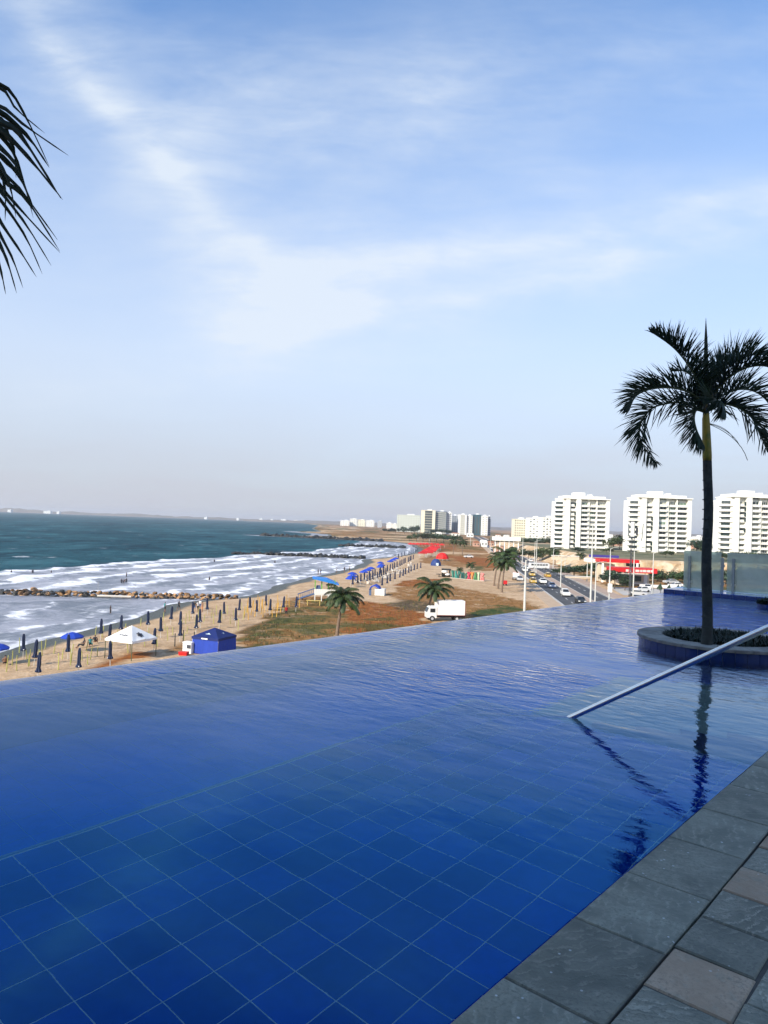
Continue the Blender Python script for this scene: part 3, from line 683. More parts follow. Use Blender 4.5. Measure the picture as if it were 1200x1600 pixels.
# raised end wall of blue tile, its wet ledge, and the glass balustrade
t = thing('tiled_end_wall', 'low raised wall of dark blue tile across the far end of the pool', 'wall', W(19.95, 4, 0), RA)
m2 = MB(); m2.box((.42, -1, -.78), (.80, 8.2, 1.72)); m2.build('core', GROUT, t)
for i in range(26):
    m2 = MB(); m2.box((0, 0, 0), (.02, .288, .115)); m2.build('tile', DRY, t, (.012, 2.95-.295*i, .030))
for i in range(26):
    m2 = MB(); m2.box((0, 0, 0), (.78, .288, .012)); m2.build('ledge_tile', mat('wet blue ledge tile', (.03, .10, .42), .08, .15, 2., spec=.5), t, (.41, 2.95-.295*i, .092))
GLASSH = None
def glass_material():
    m = bpy.data.materials.new('salt hazed glass'); m.use_nodes = True; q = N(m.node_tree); q.n.clear()
    out = q.node('ShaderNodeOutputMaterial'); co = q.node('ShaderNodeTexCoord').outputs['Object']
    tr = q.node('ShaderNodeBsdfTransparent'); tr.inputs[0].default_value = (.62, .74, .70, 1)
    df = q.node('ShaderNodeBsdfTranslucent'); df.inputs[0].default_value = (.80, .84, .76, 1)
    d2_ = q.node('ShaderNodeBsdfDiffuse'); d2_.inputs[0].default_value = (.74, .78, .70, 1)
    gl = q.node('ShaderNodeBsdfGlossy'); gl.inputs['Roughness'].default_value = .12; gl.inputs[0].default_value = (.8, .85, .85, 1)
    ms = [q.node('ShaderNodeMixShader') for _ in range(3)]
    q.put(ms[0].inputs[0], .5); q.l.new(df.outputs[0], ms[0].inputs[1]); q.l.new(d2_.outputs[0], ms[0].inputs[2])
    q.put(ms[1].inputs[0], q.lin(q.noise(co, 1.2, 4, .6), .3, .7, .28, .58)); q.l.new(tr.outputs[0], ms[1].inputs[1]); q.l.new(ms[0].outputs[0], ms[1].inputs[2])
    fr = q.node('ShaderNodeFresnel'); fr.inputs[0].default_value = 1.45
    q.l.new(fr.outputs[0], ms[2].inputs[0]); q.l.new(ms[1].outputs[0], ms[2].inputs[1]); q.l.new(gl.outputs[0], ms[2].inputs[2])
    q.l.new(ms[2].outputs[0], out.inputs[0]); return m
GLASSH = glass_material()
STEEL = mat('brushed stainless steel', (1.0, .94, .83), .30, .08, 12., metal=1.0)
POSTM = mat('dull steel post', (.22, .24, .24), .45, .15, 8., metal=.6)
t = thing('glass_balustrade', 'balustrade of salt hazed glass panels on steel posts beyond the pool end wall', 'balustrade', W(21.1, 4, 0), RA)
for b0, b1 in ((2.95, 1.95), (1.80, -.55), (-.70, -3.0)):
    m2 = MB(); m2.box((0, (b0+b1)/2, .62), (.012, abs(b0-b1), 1.06)); m2.build('panel', GLASSH, t)
for b0 in (2.78, 1.90, 1.62, -.62, -2.9):
    p_ = MB(); p_.box((-.06, b0, .50), (.05, .07, 1.0)); po = p_.build('post', POSTM, t)
    for z in (.28, .78): c_ = MB(); c_.box((-.02, b0, z), (.05, .10, .06)); c_.build('clamp', STEEL, po)
m2 = MB(); m2.box((.1, -1, -.35), (.9, 8.4, .86)); m2.build('kerb', GROUT, t)

# handrail: from the steps up over the coping to the deck
A0, B0 = 5.821, 2.826
def railp(b): return (0, b-B0, .632*(B0-b))
hr = thing('pool_handrail', 'slanting stainless steel handrail rising out of the pool water at right', 'handrail', W(A0, B0, ZW), RA)
pts = [(0, .95, -.60), railp(B0+.55), railp(B0)]+[railp(B0-.3*i) for i in range(1, 6)]
top = railp(1.15); pts += [(0, top[1]-.08, top[2]+.035), (0, top[1]-.17, top[2]+.03), (0, top[1]-.23, top[2]-.04), (0, top[1]-.245, top[2]-.15), (0, top[1]-.245, -ZW-.001)]
MB().tube(pts, .0235, 20).build('rail', STEEL, hr, smooth=True)
m2 = MB(); m2.lathe([(.0, .012), (.05, .012), (.055, 0.)], (0, top[1]-.245, -ZW), 16); m2.build('flange', STEEL, hr)
for p_ in hr.children: pass

# round planter
PC = Vector((4.86, 10.28, 0)); PR = 1.09; PZ = .15
pl = thing('round_planter', 'round raised planter clad in dark blue tiles with stone rim, standing in the pool', 'planter', PC)
m2 = MB(); m2.lathe([(PR-.012, -1.5), (PR-.012, PZ-.04), (PR-.3, PZ-.04), (PR-.3, PZ-.10), (0.01, PZ-.10)], n=64); m2.build('core', GROUT, pl)
nt = 46; m2 = MB(); vs = []
ang = 2*math.pi/nt; ga = .006/PR
for k in range(4):
    an = -ang/2+ga/2+(ang-ga)*k/3
    for r_ in (PR-.02, PR+.004): vs += [(r_*math.cos(an), r_*math.sin(an), -.45), (r_*math.cos(an), r_*math.sin(an), PZ-.045)]
fs = []
for k in range(3):
    a_ = k*4; fs += [(a_+2, a_+6, a_+7, a_+3), (a_+3, a_+7, a_+5, a_+1), (a_, a_+1, a_+5, a_+4)]
fs += [(0, 2, 3, 1), (12, 13, 15, 14)]
m2.add(vs, fs); tme = m2.mesh('tile', DRY)
for k in range(nt): link('tile', tme, pl, (0, 0, 0), ang*k)
RIM = mat('weathered pale stone rim', (.25, .24, .21), .8, .25, 4., .6, 30, .01, rnd=.14, second=(.17, .16, .145), sscale=3., lo=.48, hi=.62)
nr = 16; vs, fs = [], []; ang = 2*math.pi/nr; ga = .007
for k in range(6):
    an = -ang/2+ga/2+(ang-ga)*k/5
    for r_, z in ((PR+.028, -.04), (PR+.028, -.006), (PR+.022, 0), (PR-.315, 0), (PR-.32, -.006), (PR-.32, -.045)): vs.append((r_*math.cos(an), r_*math.sin(an), z))
for k in range(5):
    for i in range(6): fs.append((k*6+i, k*6+(i+1) % 6, k*6+6+(i+1) % 6, k*6+6+i))
fs += [tuple(range(6)), tuple(range(30, 36))[::-1]]
rme = MB().add(vs, fs).mesh('rim_stone', RIM)
for k in range(nr): link('rim_stone', rme, pl, (0, 0, PZ+rr.uniform(-.002, .002)), ang*(k+.3))
SOIL = mat('dark wet soil', (.018, .015, .011), .95, .3, 8., .6, 20, .03)
m2 = MB(); m2.lathe([(PR-.33, PZ-.07), (.5, PZ-.03), (.01, PZ)], n=40); m2.build('soil', SOIL, pl)
LEAFD = mat('dark waxy leaf', (.012, .024, .013), .6, .35, 9., rnd=.2)
def leaf_tuft(mb_, p, n, l0, l1, wd, rg, spread=1.):
    for _ in range(n):
        az = rg.uniform(0, 6.283); e = rg.uniform(.35, 1.3); l = rg.uniform(l0, l1); w_ = wd*rg.uniform(.7, 1.3)
        d = Vector((math.cos(az)*math.cos(e)*spread, math.sin(az)*math.cos(e)*spread, math.sin(e))); s_ = Vector((-math.sin(az), math.cos(az), 0))*w_
        a_ = Vector(p); b_ = a_+d*l*.55; c_ = b_+(d-Vector((0, 0, .45))).normalized()*l*.5
        mb_.add([a_-s_*.4, a_+s_*.4, b_+s_, c_, b_-s_], [(0, 1, 2, 4), (4, 2, 3)])
m2 = MB(); rg = random.Random(4)
for _ in range(900):
    r_ = (PR-.36)*math.sqrt(rg.random()); an = rg.uniform(0, 6.283)
    leaf_tuft(m2, (r_*math.cos(an), r_*math.sin(an), PZ-.04), 6, .06, .14, .009, rg)
gc = m2.build('ground_cover', LEAFD, loc=PC, kind='stuff'); tag(gc, 'dark low leafy ground cover filling the round planter', 'ground cover')
# dark shrub tub beyond, cut by the frame's right edge
sp_ = P(1203, 950, ZW)
t = thing('potted_shrub', 'small dark shrub in a low round tub at the pool far right', 'shrub', (sp_.x, sp_.y, ZW))
m2 = MB(); m2.lathe([(.24, -1.4), (.26, .09), (.22, .10), (.20, .06), (.01, .06)], n=24); m2.build('tub', DRY, t)
m2 = MB()
for _ in range(150):
    r_ = .27*math.sqrt(rg.random()); an = rg.uniform(0, 6.283); leaf_tuft(m2, (r_*math.cos(an), r_*math.sin(an), .07+.10*(1-(r_/.27)**2)*rg.random()), 6, .06, .15, .014, rg)
m2.build('foliage', LEAFD, t)

# hotel: the podium that carries the pool and an unseen block put behind the camera to shade it
HW = mat('hotel render', (.62, .60, .56), .8, .06, .4); HG = mat('hotel window glass', (.05, .07, .09), .1, .1, 1.)
ht = thing('hotel_building', 'unseen pale hotel block put behind the roof pool to shade it, with its podium below', 'building', W(0, 0, ZG), RA)
def hb(nm, c, d, mt): m_ = MB(); m_.box(c, d); return m_.build(nm, mt, ht)
hb('podium', (7, -4.2, (-ZG-2.3)/2), (28.5, 22.3, -ZG-2.3), HW)
hb('podium_slab', (7, -4.2, -ZG-2.05), (27.6, 21.6, .5), HW)
hb('tower', (-14.5, -2, 15.1), (16, 26, 30.2), HW)
hb('roof_slab', (-14.5, -2, 30.45), (16.8, 26.8, .5), HW)
for f_ in range(5):
    for j in range(8):
        wn = hb('window', (-6.47, -13.0+3.2*j, -ZG+1.8+3.2*f_), (.08, 2.0, 1.9), HG)

# ================================================================== PALMS AND TREES
FROND = mat('palm leaflet', (.014, .030, .013), .55, .35, 3., rnd=.22, spec=.3)
FRONDO = mat('coconut palm leaflet', (.035, .062, .018), .55, .35, .7, rnd=.3, second=(.10, .085, .025), sscale=.35, lo=.52, hi=.7)
RACHIS = mat('palm leaf stalk', (.05, .062, .02), .6, .2, 4.)
TRUNK = mat('ringed grey palm trunk', (.040, .046, .042), .85, .3, 14., .6, 40, .02, second=(.022, .028, .027), sscale=4.)
TRUNKC = mat('coconut palm trunk', (.17, .12, .085), .9, .3, 4., .6, 20, .03)
SHAFT = mat('yellow green crownshaft', (.30, .22, .022), .45, .3, 5., second=(.10, .13, .02), sscale=3., lo=.45, hi=.65)
def arc(az, el0, L, droop, n=14, twist=0.):
    """a drooping leaf stalk: starts at elevation el0 and bends down by droop"""
    p = Vector((0, 0, 0)); out = [p.copy()]
    for i in range(n):
        t = (i+.5)/n; e = el0-droop*t**1.5; a = az+twist*t
        p = p+Vector((math.cos(a)*math.cos(e), math.sin(a)*math.cos(e), math.sin(e)))*(L/n); out.append(p.copy())
    return out
def frond(pts, npair, lmax, wd, lift, grav, rg, bare=.10, r0=.012, fwd=.75, sides=(1, -1), prof=None, segs=3):
    """rachis tube and pinnate leaflets, each blade bent by its weight"""
    mb_ = MB(); n = len(pts)-1
    mb_.tube(pts, [r0*(1-.85*i/n) for i in range(n+1)], 5, 1)
    for k in range(npair):
        t = bare+(1-bare)*(k+.5)/npair; x = t*n; i = min(int(x), n-1); p = pts[i].lerp(pts[i+1], x-i)
        tg = (pts[i+1]-pts[i]).normalized()
        sd_ = tg.cross(Vector((0, 0, 1)))
        if sd_.length < .2: sd_ = tg.cross(Vector((1, 0, 0)))
        sd_.normalize(); nn = sd_.cross(tg)
        l0 = lmax*(prof(t) if prof else (math.sin(math.pi*min(1, .16+.84*t**.85))**.6*.9+.1))
        for sg in sides:
            l = l0*rg.uniform(.82, 1.1); lf = lift*rg.uniform(.4, 1.4)
            d = (sd_*sg*(1-.3*t)+tg*(fwd+.6*t)*rg.uniform(.8, 1.2)+nn*lf).normalized()
            q = p.copy(); w_ = wd*rg.uniform(.8, 1.2); ws = d.cross(nn).normalized()
            ring = [q-ws*w_*.35, q+ws*w_*.35]; vs = list(ring)
            for s_ in range(1, segs+1):
                d = (d+Vector((0, 0, -grav*rg.uniform(.7, 1.3)/segs))).normalized()
                q = q+d*(l/segs); f = (1., .8, 0)[s_-1] if segs == 3 else (1-s_/segs)
                vs += [q-ws*w_*f*.5, q+ws*w_*f*.5] if s_ < segs else [q]
            fs = [(2*j, 2*j+1, 2*j+3, 2*j+2) for j in range(segs-1)]+[(2*segs-2, 2*segs-1, 2*segs)]
            mb_.add(vs, fs, 0)
    return mb_
# --- the palm in the planter
rg = random.Random(21)
base = Vector((4.37, 9.62, PZ-.03)); top = at(1106.5, 720, 9.62)
pt = thing('planter_palm', 'slender palm with grey trunk and yellow crownshaft in the round planter', 'palm tree', base)
pts = [(base.lerp(top, i/12)-base)+Vector((.012*math.sin(i*.9), 0, 0)) for i in range(13)]
MB().tube(pts, [.068-.011*(i/12)+(.010 if i == 0 else 0) for i in range(13)], 20, cap=False).build('trunk', TRUNK, pt, smooth=True)
for i in range(2, 38):
    f = i/38; p_ = pts[0].lerp(pts[-1], f); r_ = .0695-.011*f
    if i % 2 == 0: MB().lathe([(r_-.004, -.006), (r_+.0015, 0), (r_-.004, .006)], p_, 20).build('trunk_ring', TRUNK, pt)
cs = pts[-1]; ctop = at(1103, 655, 9.62)-base
MB().tube([cs, cs.lerp(ctop, .12), cs.lerp(ctop, .5), ctop, ctop+Vector((0, 0, .10))], [.056, .060, .056, .048, .035], 18).build('crownshaft', SHAFT, pt, smooth=True)
crown = ctop+Vector((0, 0, .04))
def prof_m(t): return max(.15, (1-(2*t-.85)**2*.55))*(1 if t < .93 else .8)
def bent_frond(zp, lmax, dep, n=96, wd=.0155, prof=prof_m, inner=0., fwd=.45):
    """a stiff feather leaf: rachis through given points, blades raised in a V on its outer side"""
    px = [(920+x/4.286, 480+y/4.286) for x, y in zp]; m_ = len(px)-1; path = []
    for i in range(25):
        t_ = i/24*m_; j = min(int(t_), m_-1); f = t_-j; pa, pb, pc, pd = px[max(j-1, 0)], px[j], px[j+1], px[min(j+2, m_)]
        x, y = (.5*((2*pb[c])+(-pa[c]+pc[c])*f+(2*pa[c]-5*pb[c]+4*pc[c]-pd[c])*f*f+(-pa[c]+3*pb[c]-3*pc[c]+pd[c])*f**3) for c in (0, 1))
        q_ = at(x, y, 9.62+dep*math.sin(i/24*1.6)); path.append(q_-base)
    mb_ = MB(); mb_.tube(path, [.017*(1-.85*i/24) for i in range(25)], 5, 1)
    chord = (path[0]+path[-1])/2; away = Vector((0, 1, 0))
    for k in range(n):
        t_ = .05+.95*(k+.5)/n; x = t_*24; i = min(int(x), 23); p = path[i].lerp(path[i+1], x-i); tg = (path[i+1]-path[i]).normalized()
        nn = tg.cross(away).normalized()
        if nn.dot(path[12]-chord) < 0: nn = -nn
        for sg in (1, -1):
            l = 1.22*lmax*prof(t_)*rg.uniform(.75, 1.15); up_ = rg.uniform(.5, 1.25) if rg.random() > inner else rg.uniform(-.9, -.2)
            d = (nn*up_+away*sg*rg.uniform(.25, .75)+tg*(fwd+.55*t_)*rg.uniform(.7, 1.3)).normalized(); q = p.copy(); w_ = wd*rg.uniform(.75, 1.2); ws = d.cross(away).normalized()
            vs = [q-ws*w_*.35, q+ws*w_*.35]
            for s_ in (1, 2, 3):
                d = (d+Vector((0, 0, -.16*rg.uniform(.5, 1.5)))).normalized(); q = q+d*(l/3); f = (1., .75, 0)[s_-1]
                vs += [q-ws*w_*f*.5, q+ws*w_*f*.5] if s_ < 3 else [q]
            mb_.add(vs, [(0, 1, 3, 2), (2, 3, 5, 4), (4, 5, 6)], 0)
    return mb_.build('frond', [FROND, RACHIS], pt)
bent_frond([(775, 640), (740, 520), (680, 410), (600, 305), (520, 235), (418, 168)], .36, -.2)
bent_frond([(770, 650), (690, 580), (590, 545), (480, 540), (380, 560), (310, 605), (272, 690)], .37, -.35)
bent_frond([(765, 690), (640, 640), (520, 645), (420, 680), (355, 760), (340, 850), (375, 940), (455, 1045)], .36, .25, inner=.22)
bent_frond([(770, 700), (720, 690), (705, 745), (722, 820), (750, 880), (772, 925)], .30, -.25, n=60)
bent_frond([(790, 640), (830, 520), (900, 430), (1000, 360), (1110, 320), (1250, 330)], .38, .2)
bent_frond([(795, 650), (870, 540), (970, 450), (1080, 400), (1200, 400), (1290, 470)], .36, -.4)
bent_frond([(800, 670), (900, 590), (1010, 550), (1120, 570), (1200, 640), (1240, 740)], .36, .35)
bent_frond([(800, 690), (890, 650), (990, 670), (1080, 730), (1135, 830), (1195, 970)], .34, -.2, inner=.2)
bent_frond([(790, 660), (800, 560), (840, 470), (900, 400), (960, 370)], .34, 1.1, n=70)
bent_frond([(770, 660), (745, 560), (705, 480), (640, 430), (580, 430)], .34, 1.1, n=70)
bent_frond([(780, 690), (800, 640), (850, 620), (900, 650), (920, 720)], .28, -1.1, n=60)
bent_frond([(772, 680), (735, 610), (670, 590), (620, 620), (590, 700)], .30, 1.0, n=60)
spear = at(1103, 497, 9.62)-base
MB().tube([crown, crown.lerp(spear, .45), crown.lerp(spear, .8), spear], [.042, .036, .020, .002], 7).build('spear_leaf', FROND, pt)
for k, (az, e, l) in enumerate(((-10, -15, .55), (-30, -25, .75), (5, -5, .45))):
    MB().tube(arc(R(az), R(e), l, R(50), 8), [.004]*9, 4).build('dry_strand', RACHIS, pt, ctop+Vector((0, 0, -.05)))
# --- the palm at the left: only the end of one leaf reaches into the picture
D = 4.8
lb = at(-345, 800, D); lb = Vector((lb.x, lb.y, ZW))
lp = thing('leaning_palm_leaf', 'dark palm whose drooping leaf hangs into the sky at upper left', 'palm tree', lb)
lc = at(-330, 150, D)-lb
MB().tube([Vector((0, 0, -1.4)), lc*.35, lc*.7, lc], [.10, .085, .075, .065], 14).build('trunk', TRUNK, lp, smooth=True)
MB().lathe([(.36, -1.4), (.38, .12), (.30, .14), (.28, .08), (.01, .08)], n=28).build('tub', TILE, lp)
rp = [(-330, 150), (-250, 90), (-165, 62), (-90, 78), (-40, 125), (-16, 190), (-10, 260), (-14, 330), (-22, 400), (-30, 455)]
pts_ = [at(x, y, D-.02*i)-lb for i, (x, y) in enumerate(rp)]
mb_ = MB(); mb_.tube(pts_, [.016-.0013*i for i in range(len(pts_))], 6, 1)
rg = random.Random(8)
def leaflet(px, wpx, seed_dy=0.):
    q_ = [at(x, y, D-.1+seed_dy*i)-lb for i, (x, y) in enumerate(px)]
    n_ = len(q_); vs, fs = [], []
    for i, p_ in enumerate(q_):
        t_ = (q_[min(i+1, n_-1)]-q_[max(i-1, 0)]).normalized(); s_ = t_.cross(Vector((.25, 1, .15))).normalized()
        f = (.55, 1., .75, .35, .06)[min(4, int(4*i/(n_-1)+.01))]; h_ = wpx/FPX*D*f/2
        vs += [p_-s_*h_, p_+t_.cross(s_)*h_*.5, p_+s_*h_]
    for i in range(n_-1): fs += [(3*i, 3*i+1, 3*i+4, 3*i+3), (3*i+1, 3*i+2, 3*i+5, 3*i+4)]
    mb_.add(vs, fs, 0)
LL = [[(-42, 122), (5, 140), (25, 170), (70, 208), 5], [(-40, 124), (8, 135), (40, 182), (77, 260), 6], [(-28, 160), (5, 168), (40, 197), (107, 243), 6], [(-26, 165), (5, 178), (45, 215), (77, 262), 9],
      [(-18, 185), (10, 195), (35, 215), (95, 310), 11], [(-18, 190), (5, 205), (48, 250), (98, 312), 9], [(-16, 200), (10, 222), (30, 260), (52, 340), 7], [(-13, 215), (0, 230), (28, 262), (50, 325), 8],
      [(-12, 230), (10, 252), (30, 275), (53, 325), 9], [(-11, 245), (5, 270), (35, 300), (90, 375), 7], [(-10, 255), (10, 285), (40, 310), (93, 392), 8], [(-10, 270), (0, 290), (30, 325), (94, 395), 7],
      [(-10, 285), (0, 298), (40, 350), (80, 415), 6], [(-10, 300), (5, 318), (40, 370), (66, 428), 6], [(-11, 315), (0, 345), (30, 390), (57, 433), 6], [(-13, 335), (0, 366), (20, 405), (36, 450), 6],
      [(-14, 350), (0, 382), (12, 410), (26, 458), 7], [(-16, 375), (-5, 400), (3, 430), (9, 460), 6], [(-20, 290), (0, 270), (8, 300), (8, 345), 7], [(-12, 200), (10, 212), (22, 235), (25, 278), 8],
      [(-12, 180), (5, 190), (14, 215), (17, 228), 8], [(-11, 240), (3, 262), (16, 292), (25, 340), 7]]
for L_ in LL:
    px, wp = L_[:-1], L_[-1]
    (x0, y0), (x1, y1), (x2, y2), (x3, y3) = px; fine_ = []
    for i in range(9):                                          # smooth curve through the four points
        t_ = i/8*3; j = min(int(t_), 2); f = t_-j
        pa, pb, pc, pd = px[max(j-1, 0)], px[j], px[j+1], px[min(j+2, 3)]
        fine_.append(tuple(.5*((2*pb[c])+(-pa[c]+pc[c])*f+(2*pa[c]-5*pb[c]+4*pc[c]-pd[c])*f*f+(-pa[c]+3*pb[c]-3*pc[c]+pd[c])*f**3) for c in (0, 1)))
    leaflet(fine_, wp, rg.uniform(-.02, .02))
for i in range(46):                                             # the leaflets on the far side, out of the picture
    t_ = i/46; x = t_*(len(rp)-1); j = int(x); f = x-j; qx, qy = lerp(rp[j][0], rp[j+1][0], f), lerp(rp[j][1], rp[j+1][1], f)
    leaflet([(qx, qy), (qx-25, qy+15+20*t_), (qx-60, qy+70), (qx-85, qy+150+40*t_)], 7, .02)
mb_.build('frond', [FROND, RACHIS], lp)
for az, e, l, dr in ((120, 60, 1.5, 100), (180, 55, 1.6, 110), (230, 50, 1.6, 115), (90, 45, 1.5, 120), (150, 30, 1.4, 120), (205, 75, 1.4, 80)):
    frond(arc(R(az), R(e), l, R(dr)), 40, .42, .02, .6, .6, rg, prof=prof_m).build('frond', [FROND, RACHIS], lp, lc)

# --- coconut palms on the ground below
rg = random.Random(31)
cf = [frond(arc(0, R(e), 1.0, R(dr), 9), 62, .30, .020, .05, 1.2, rg, bare=.10, r0=.014, prof=lambda t: .55+.45*math.sin(math.pi*t)*1.0-(.35 if t > .9 else 0)).mesh('frond', [FRONDO, RACHIS]) for e, dr in ((70, 100), (42, 95), (18, 85), (-10, 60))]
def coconut(x, y, h_px, crown_px, label, lean=(0, 0), z=ZG, dead=0, name='coconut_palm', grp='coconut palms on the sand'):
    b_ = P(x, y, z); D_ = b_.y; H = h_px*D_/FPX; Rr = crown_px*D_/FPX
    o = thing(name, label, 'palm tree', (b_.x, b_.y, z), group=grp)
    tp = Vector((lean[0]*D_/FPX, lean[1], H))
    pts_ = [Vector((tp.x*(f**1.6), tp.y*f, H*f-.15*(f == 0))) for f in [i/7 for i in range(8)]]
    MB().tube(pts_, [.24*(1-.45*i/7)*(1.35 if i == 0 else 1) for i in range(8)], 8, cap=False).build('trunk', TRUNKC, o, smooth=True)
    n_ = 28
    for k in range(n_):
        kind_ = 0 if k < 6 else 1 if k < 14 else 2 if k < 22 else 3
        f = link('frond', cf[kind_], o, tp, rg.uniform(-.3, .3)+k*2.4); s_ = Rr*rg.uniform(.85, 1.2); f.scale = (s_, s_, s_)
    for k in range(4): MB().lathe([(.01, -.16), (.13, -.05), (.14, .04), (.01, .15)], tp+Vector((.28*math.cos(k*1.7), .28*math.sin(k*1.7), -.25)), 7).build('coconut', mat('green coconut', (.12, .11, .03), .6), o)
    return o
coconut(526, 1000, 66, 37, 'bushy coconut palm before the blue roofed hut, largest below the pool edge', lean=(8, 0))
coconut(668, 968, 48, 31, 'coconut palm standing at the cab of the white box truck', lean=(8, 0))
coconut(772, 915, 42, 21, 'leftmost coconut palm of the clump by the roadside', lean=(6, 0), grp='palms in the roadside clump')
coconut(778, 920, 52, 25, 'tallest middle coconut palm of the clump by the roadside', lean=(10, 0), grp='palms in the roadside clump')
coconut(784, 926, 47, 23, 'rightmost coconut palm of the clump by the roadside', lean=(4, 0), grp='palms in the roadside clump')
coconut(708, 866, 20, 9, 'small coconut palm left of the pair behind the red parasols', grp='palms behind the red tents')
coconut(722, 868, 20, 10, 'small coconut palm right of the pair behind the red parasols', grp='palms behind the red tents')
coconut(718, 901, 11, 7, 'stunted palm left of the two behind the colourful letters', grp='palms behind the letter sign')
coconut(735, 899, 16, 9, 'stunted palm right of the two behind the colourful letters', grp='palms behind the letter sign')
coconut(867, 886, 22, 11, 'palm at the far kerb below the leftmost near tower', grp='palms along the inland kerb')
coconut(906, 886, 18, 9, 'palm on the bank left of the red filling station roof', grp='palms along the inland kerb')

# --- broadleaf trees and shrubs
LEAFS = [mat('tree leaves a', (.028, .055, .018), .6, .4, 1.2, rnd=.3), mat('tree leaves b', (.045, .065, .022), .6, .4, 1.2, rnd=.3), mat('tree leaves c', (.020, .042, .022), .6, .4, 1.2, rnd=.3)]
BARK = mat('grey brown bark', (.09, .07, .05), .9, .3, 3.)
def crown_mesh(seed, n, leaf, lumps, flat=.75):
    rg_ = random.Random(seed); m_ = MB()
    cs_ = [(Vector((rg_.uniform(-.6, .6), rg_.uniform(-.6, .6), rg_.uniform(-.35, .5)*flat)), rg_.uniform(.32, .55)) for _ in range(lumps)]
    for _ in range(n):
        c_, r_ = rg_.choice(cs_)
        d = Vector((rg_.gauss(0, 1), rg_.gauss(0, 1), rg_.gauss(0, 1)*flat)).normalized()*r_*rg_.uniform(.55, 1.08); p = c_+d
        a_ = Vector((rg_.gauss(0, 1), rg_.gauss(0, 1), rg_.gauss(0, .7))).normalized(); b_ = a_.cross(d if d.length > .01 else Vector((0, 0, 1))).normalized(); l = leaf*rg_.uniform(.6, 1.4)
        m_.add([p-a_*l, p-b_*l*.5, p+a_*l, p+b_*l*.5], [(0, 1, 2, 3)])
    return m_
crowns = [[crown_mesh(40+i, 700, .11, 10).mesh('crown', LEAFS[i % 3]) for i in range(5)], [crown_mesh(60+i, 320, .16, 8).mesh('crown', LEAFS[i % 3]) for i in range(4)]]
def trunk_mesh():
    m_ = MB(); m_.tube([(0, 0, -.05), (.02, 0, .5), (0, .02, 1.0)], [.055, .042, .03], 6)
    for k in range(4):
        a_ = k*1.6+.3; m_.tube([(0, .01, .6+.08*k), (.14*math.cos(a_), .14*math.sin(a_), .85+.06*k), (.3*math.cos(a_), .3*math.sin(a_), 1.15)], [.028, .02, .01], 5)
    return m_.mesh('trunk', BARK)
TRK = trunk_mesh()
def tree(b_, h, wd, label, grp=None, name='broadleaf_tree', far=False, low=False, ci=None):
    o = thing(name, label, 'shrub' if low else 'tree', b_, group=grp)
    th = h*(.25 if low else .5); t_ = link('trunk', TRK, o); t_.scale = (h*.55, h*.55, th*1.05)
    set_ = crowns[1 if far else 0]
    c_ = link('crown', set_[rg.randrange(len(set_)) if ci is None else ci], o, (0, 0, h*(.5 if low else .62)), rg.uniform(0, 6)); c_.scale = (wd/1.9, wd/1.9, h*(.62 if low else .48))
    return o
def tree_px(x, y, h_px, w_px, label, z=ZG, depth=None, **kw):
    b_ = P(x, y, z) if depth is None else at(x, y, depth); D_ = b_.y
    return tree((b_.x, b_.y, z), 1.3*h_px*D_/FPX, 1.35*w_px*D_/FPX, label, **kw)

